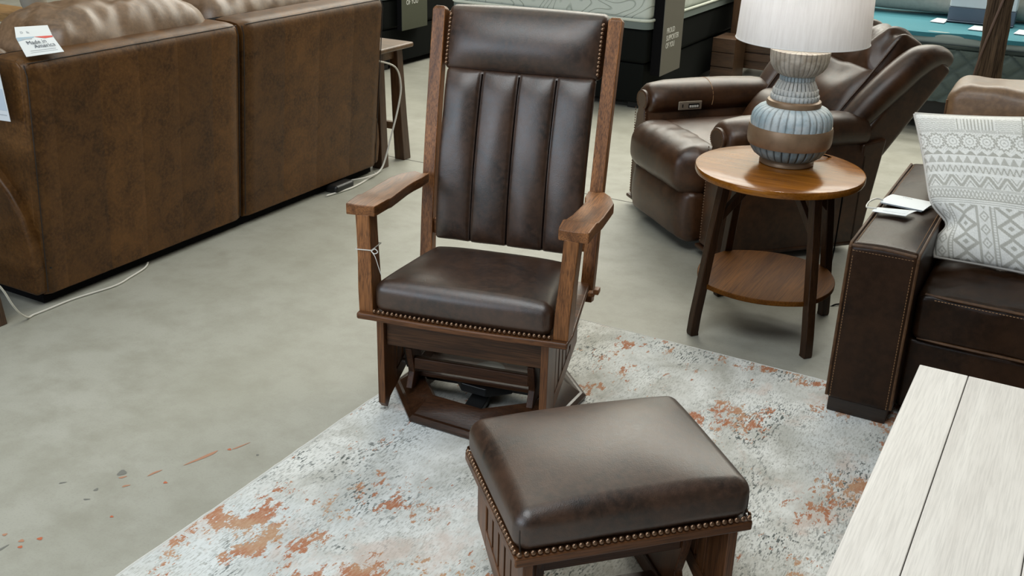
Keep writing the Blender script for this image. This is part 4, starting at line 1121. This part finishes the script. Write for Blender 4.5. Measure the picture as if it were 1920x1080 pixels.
pillow_block('bed_pillow', 'long oat linen pillow on the teal bed', (-.45, 7.95, .785), (1.3, .12, .115), OATM, 3)
bxo = thing('pillow_package', 'white and navy packaged pillow standing on the teal bed', 'package', (-.72, 7.75, .65))
MB().box(-.93, -.52, 7.62, 7.76, .650, .655).box(-.93, -.52, 7.66, 7.76, .655, .74).build('navy_band', plain('navy_print', (.085, .12, .165), .5), bxo, .006, w=True)
MB().box(-.93, -.52, 7.665, 7.76, .74, .98).build('white_front', plain('package_white', (.66, .70, .72), .5), bxo, .01, w=True)
pillow_block('dark_pillow', 'black and blue pillow at the top right on the teal bed', (-.33, 8.2, .80), (.22, .09, .13), plain('deep_blue', (.006, .06, .14), .8), 5)
pillow_block('black_pillow', 'black pillow behind the oat pillow on the teal bed', (-1.0, 8.25, .865), (.26, .09, .18), BLACK, 8)

# log post
BARK = wood('bark', (.045, .028, .017), (.17, .11, .066), 'z', .9, 20, .2, pores=.8)
lg = thing('log_post', 'rough bark log post standing behind the right couch', 'post', (-.47, 5.75, 0))
rings = []
for j in range(60):
    z = .02 + 1.75 * j / 59
    ring = []
    for k in range(28):
        a = 2 * PI * k / 28
        r = .060 + .006 * nz((math.cos(a), math.sin(a), z * 2.0), 2.2) + .006 * nz((math.cos(a) * 3, math.sin(a) * 3, z * 6), 2.0, 4)
        ring.append((-.47 + r * math.cos(a) + .012 * math.sin(z * 3), 5.75 + r * math.sin(a), z))
    rings.append(ring)
MB().loft(rings).build('trunk', BARK, lg, w=True, ang=70)
MB().lathe([(.18, 0), (.18, .018), (.06, .022)], 40, -.47, 5.75).build('base_plate', BLACKM, lg)
bpy.data.objects['base_plate'].location = (.47, -5.75, 0)
hel = []
for j in range(50):
    z = .55 + 1.1 * j / 49; a = -2.9 + (z - .55) * 3.2
    hel.append((-.47 + .074 * math.cos(a) + .012 * math.sin(z * 3), 5.75 + .074 * math.sin(a), z))
MB().tube(hel, .006, 6).build('wrapped_cord', plain('brown_cord', (.16, .10, .075), .6), lg, w=True)

# nightstand
NW = wood('nightstand_wood', (.09, .042, .017), (.19, .095, .04), 'z', .45); NWD = wood('nightstand_panel_wood', (.06, .03, .013), (.13, .065, .03), 'x', .45)
ns = thing('nightstand', 'rustic brown wooden nightstand beyond the recliner and lamp', 'nightstand', (-2.25, 8.45, 0))
nx0, nx1, ny0, ny1 = -2.575, -1.95, 8.2, 8.68
for xx in (nx0, nx1 - .065):
    for yy in (ny0, ny1 - .06): MB().box(xx, xx + .065, yy, yy + .06, 0, .72).build('post', NW, ns, .005, w=True)
MB().box(nx0 + .06, nx1 - .06, ny0 + .012, ny0 + .05, .125, .185).build('bottom_rail', NWD, ns, .004, w=True)
MB().box(nx0 + .06, nx1 - .06, ny0 + .03, ny1 - .02, .06, .70).build('carcass', NWD, ns, w=True)
for z0, z1 in ((.195, .335), (.35, .50), (.515, .66)):
    dr = MB().box(nx0 + .07, nx1 - .07, ny0 + .008, ny0 + .04, z0, z1).build('drawer', NWD, ns, .005, w=True)
    MB().box(-2.30, -2.22, ny0 - .008, ny0 + .008, (z0 + z1) / 2 - .008, (z0 + z1) / 2 + .008).build('pull', BLACKM, dr, .003, w=True)
MB().box(nx0 - .02, nx1 + .02, ny0 - .02, ny1 + .02, .72, .755).build('top', NW, ns, .006, w=True)
cr = thing('wooden_crate', 'dim low wooden crate on the floor between bed and nightstand', 'crate', (-2.51, 8.0, 0))
for k in range(3): MB().box(-2.60, -2.42, 7.86, 7.88, .01 + k * .11, .115 + k * .11).build('slat', NWD, cr, .003, w=True)
MB().box(-2.595, -2.425, 7.881, 8.15, .01, .335).build('crate_body', NWD, cr, .004, w=True)

# console, plant and basket beyond the left sofa
PINE = wood('pine', (.27, .145, .05), (.40, .23, .09), 'x', .45)
co = thing('console_table', 'honey coloured wooden console table behind the left sofa', 'table', (-6.2, 4.38, 0))
MB().box(-7.4, -5.35, 4.25, 4.52, .56, .61).build('table_top', PINE, co, .006, w=True)
for xx in (-7.35, -5.47):
    for yy in (4.27, 4.43): MB().box(xx, xx + .07, yy, yy + .07, 0, .56).build('leg', wood('pine_leg', (.10, .05, .02), (.18, .09, .04), 'z', .5) if xx < -7 and yy < 4.4 else bpy.data.materials['pine_leg'], co, .004, w=True)
LEAF = plain('dark_leaf', (.035, .055, .03), .5, noise_amt=.3); STEM = plain('dried_leaf', (.26, .21, .13), .7, noise_amt=.3)
pl = thing('potted_plant', 'dark leafy potted plant on the console behind the sofa', 'plant', (-5.86, 4.40, .61))
MB().lathe([(.05, 0), (.075, .05), (.085, .12), (.075, .125)], 24).build('pot', plain('plant_pot', (.30, .28, .24), .7), pl)
for k in range(14):
    a = k * 2.4; L = .16 + .10 * random.random(); h = .10 + .2 * random.random(); w_ = .02 + .014 * random.random()
    d = Vector((math.cos(a), math.sin(a), 0)); t = Vector((-math.sin(a), math.cos(a), 0))
    rows = []
    for j in range(7):
        s = j / 6; c = d * (L * s) + Vector((0, 0, .12 + h * math.sin(s * 2.0))); ww = w_ * math.sin(PI * (.08 + .9 * s)) + .002
        rows.append([c - t * ww, c + Vector((0, 0, .004)), c + t * ww, c - Vector((0, 0, .003))])
    MB().loft(rows).build('leaf', LEAF if k % 3 else STEM, pl, ang=70)
bs = thing('storage_basket', 'grey fabric basket holding a white blanket under the console', 'basket', (-6.05, 4.62, 0))
MB().lathe([(.19, .0), (.22, .2), (.23, .36), (.215, .36), (.2, .05)], 32).build('basket_wall', plain('grey_weave', (.16, .15, .13), .9, noise_amt=.3, nscale=60), bs)
MB().rbox((0, 0, .38), (.18, .18, .07), .06, 8, 4, lambda p, u: (p[0], p[1], p[2] + .03 * nz(p, 9, 2))).build('blanket', plain('white_knit', (.5, .48, .44), .95), bs, ang=180)
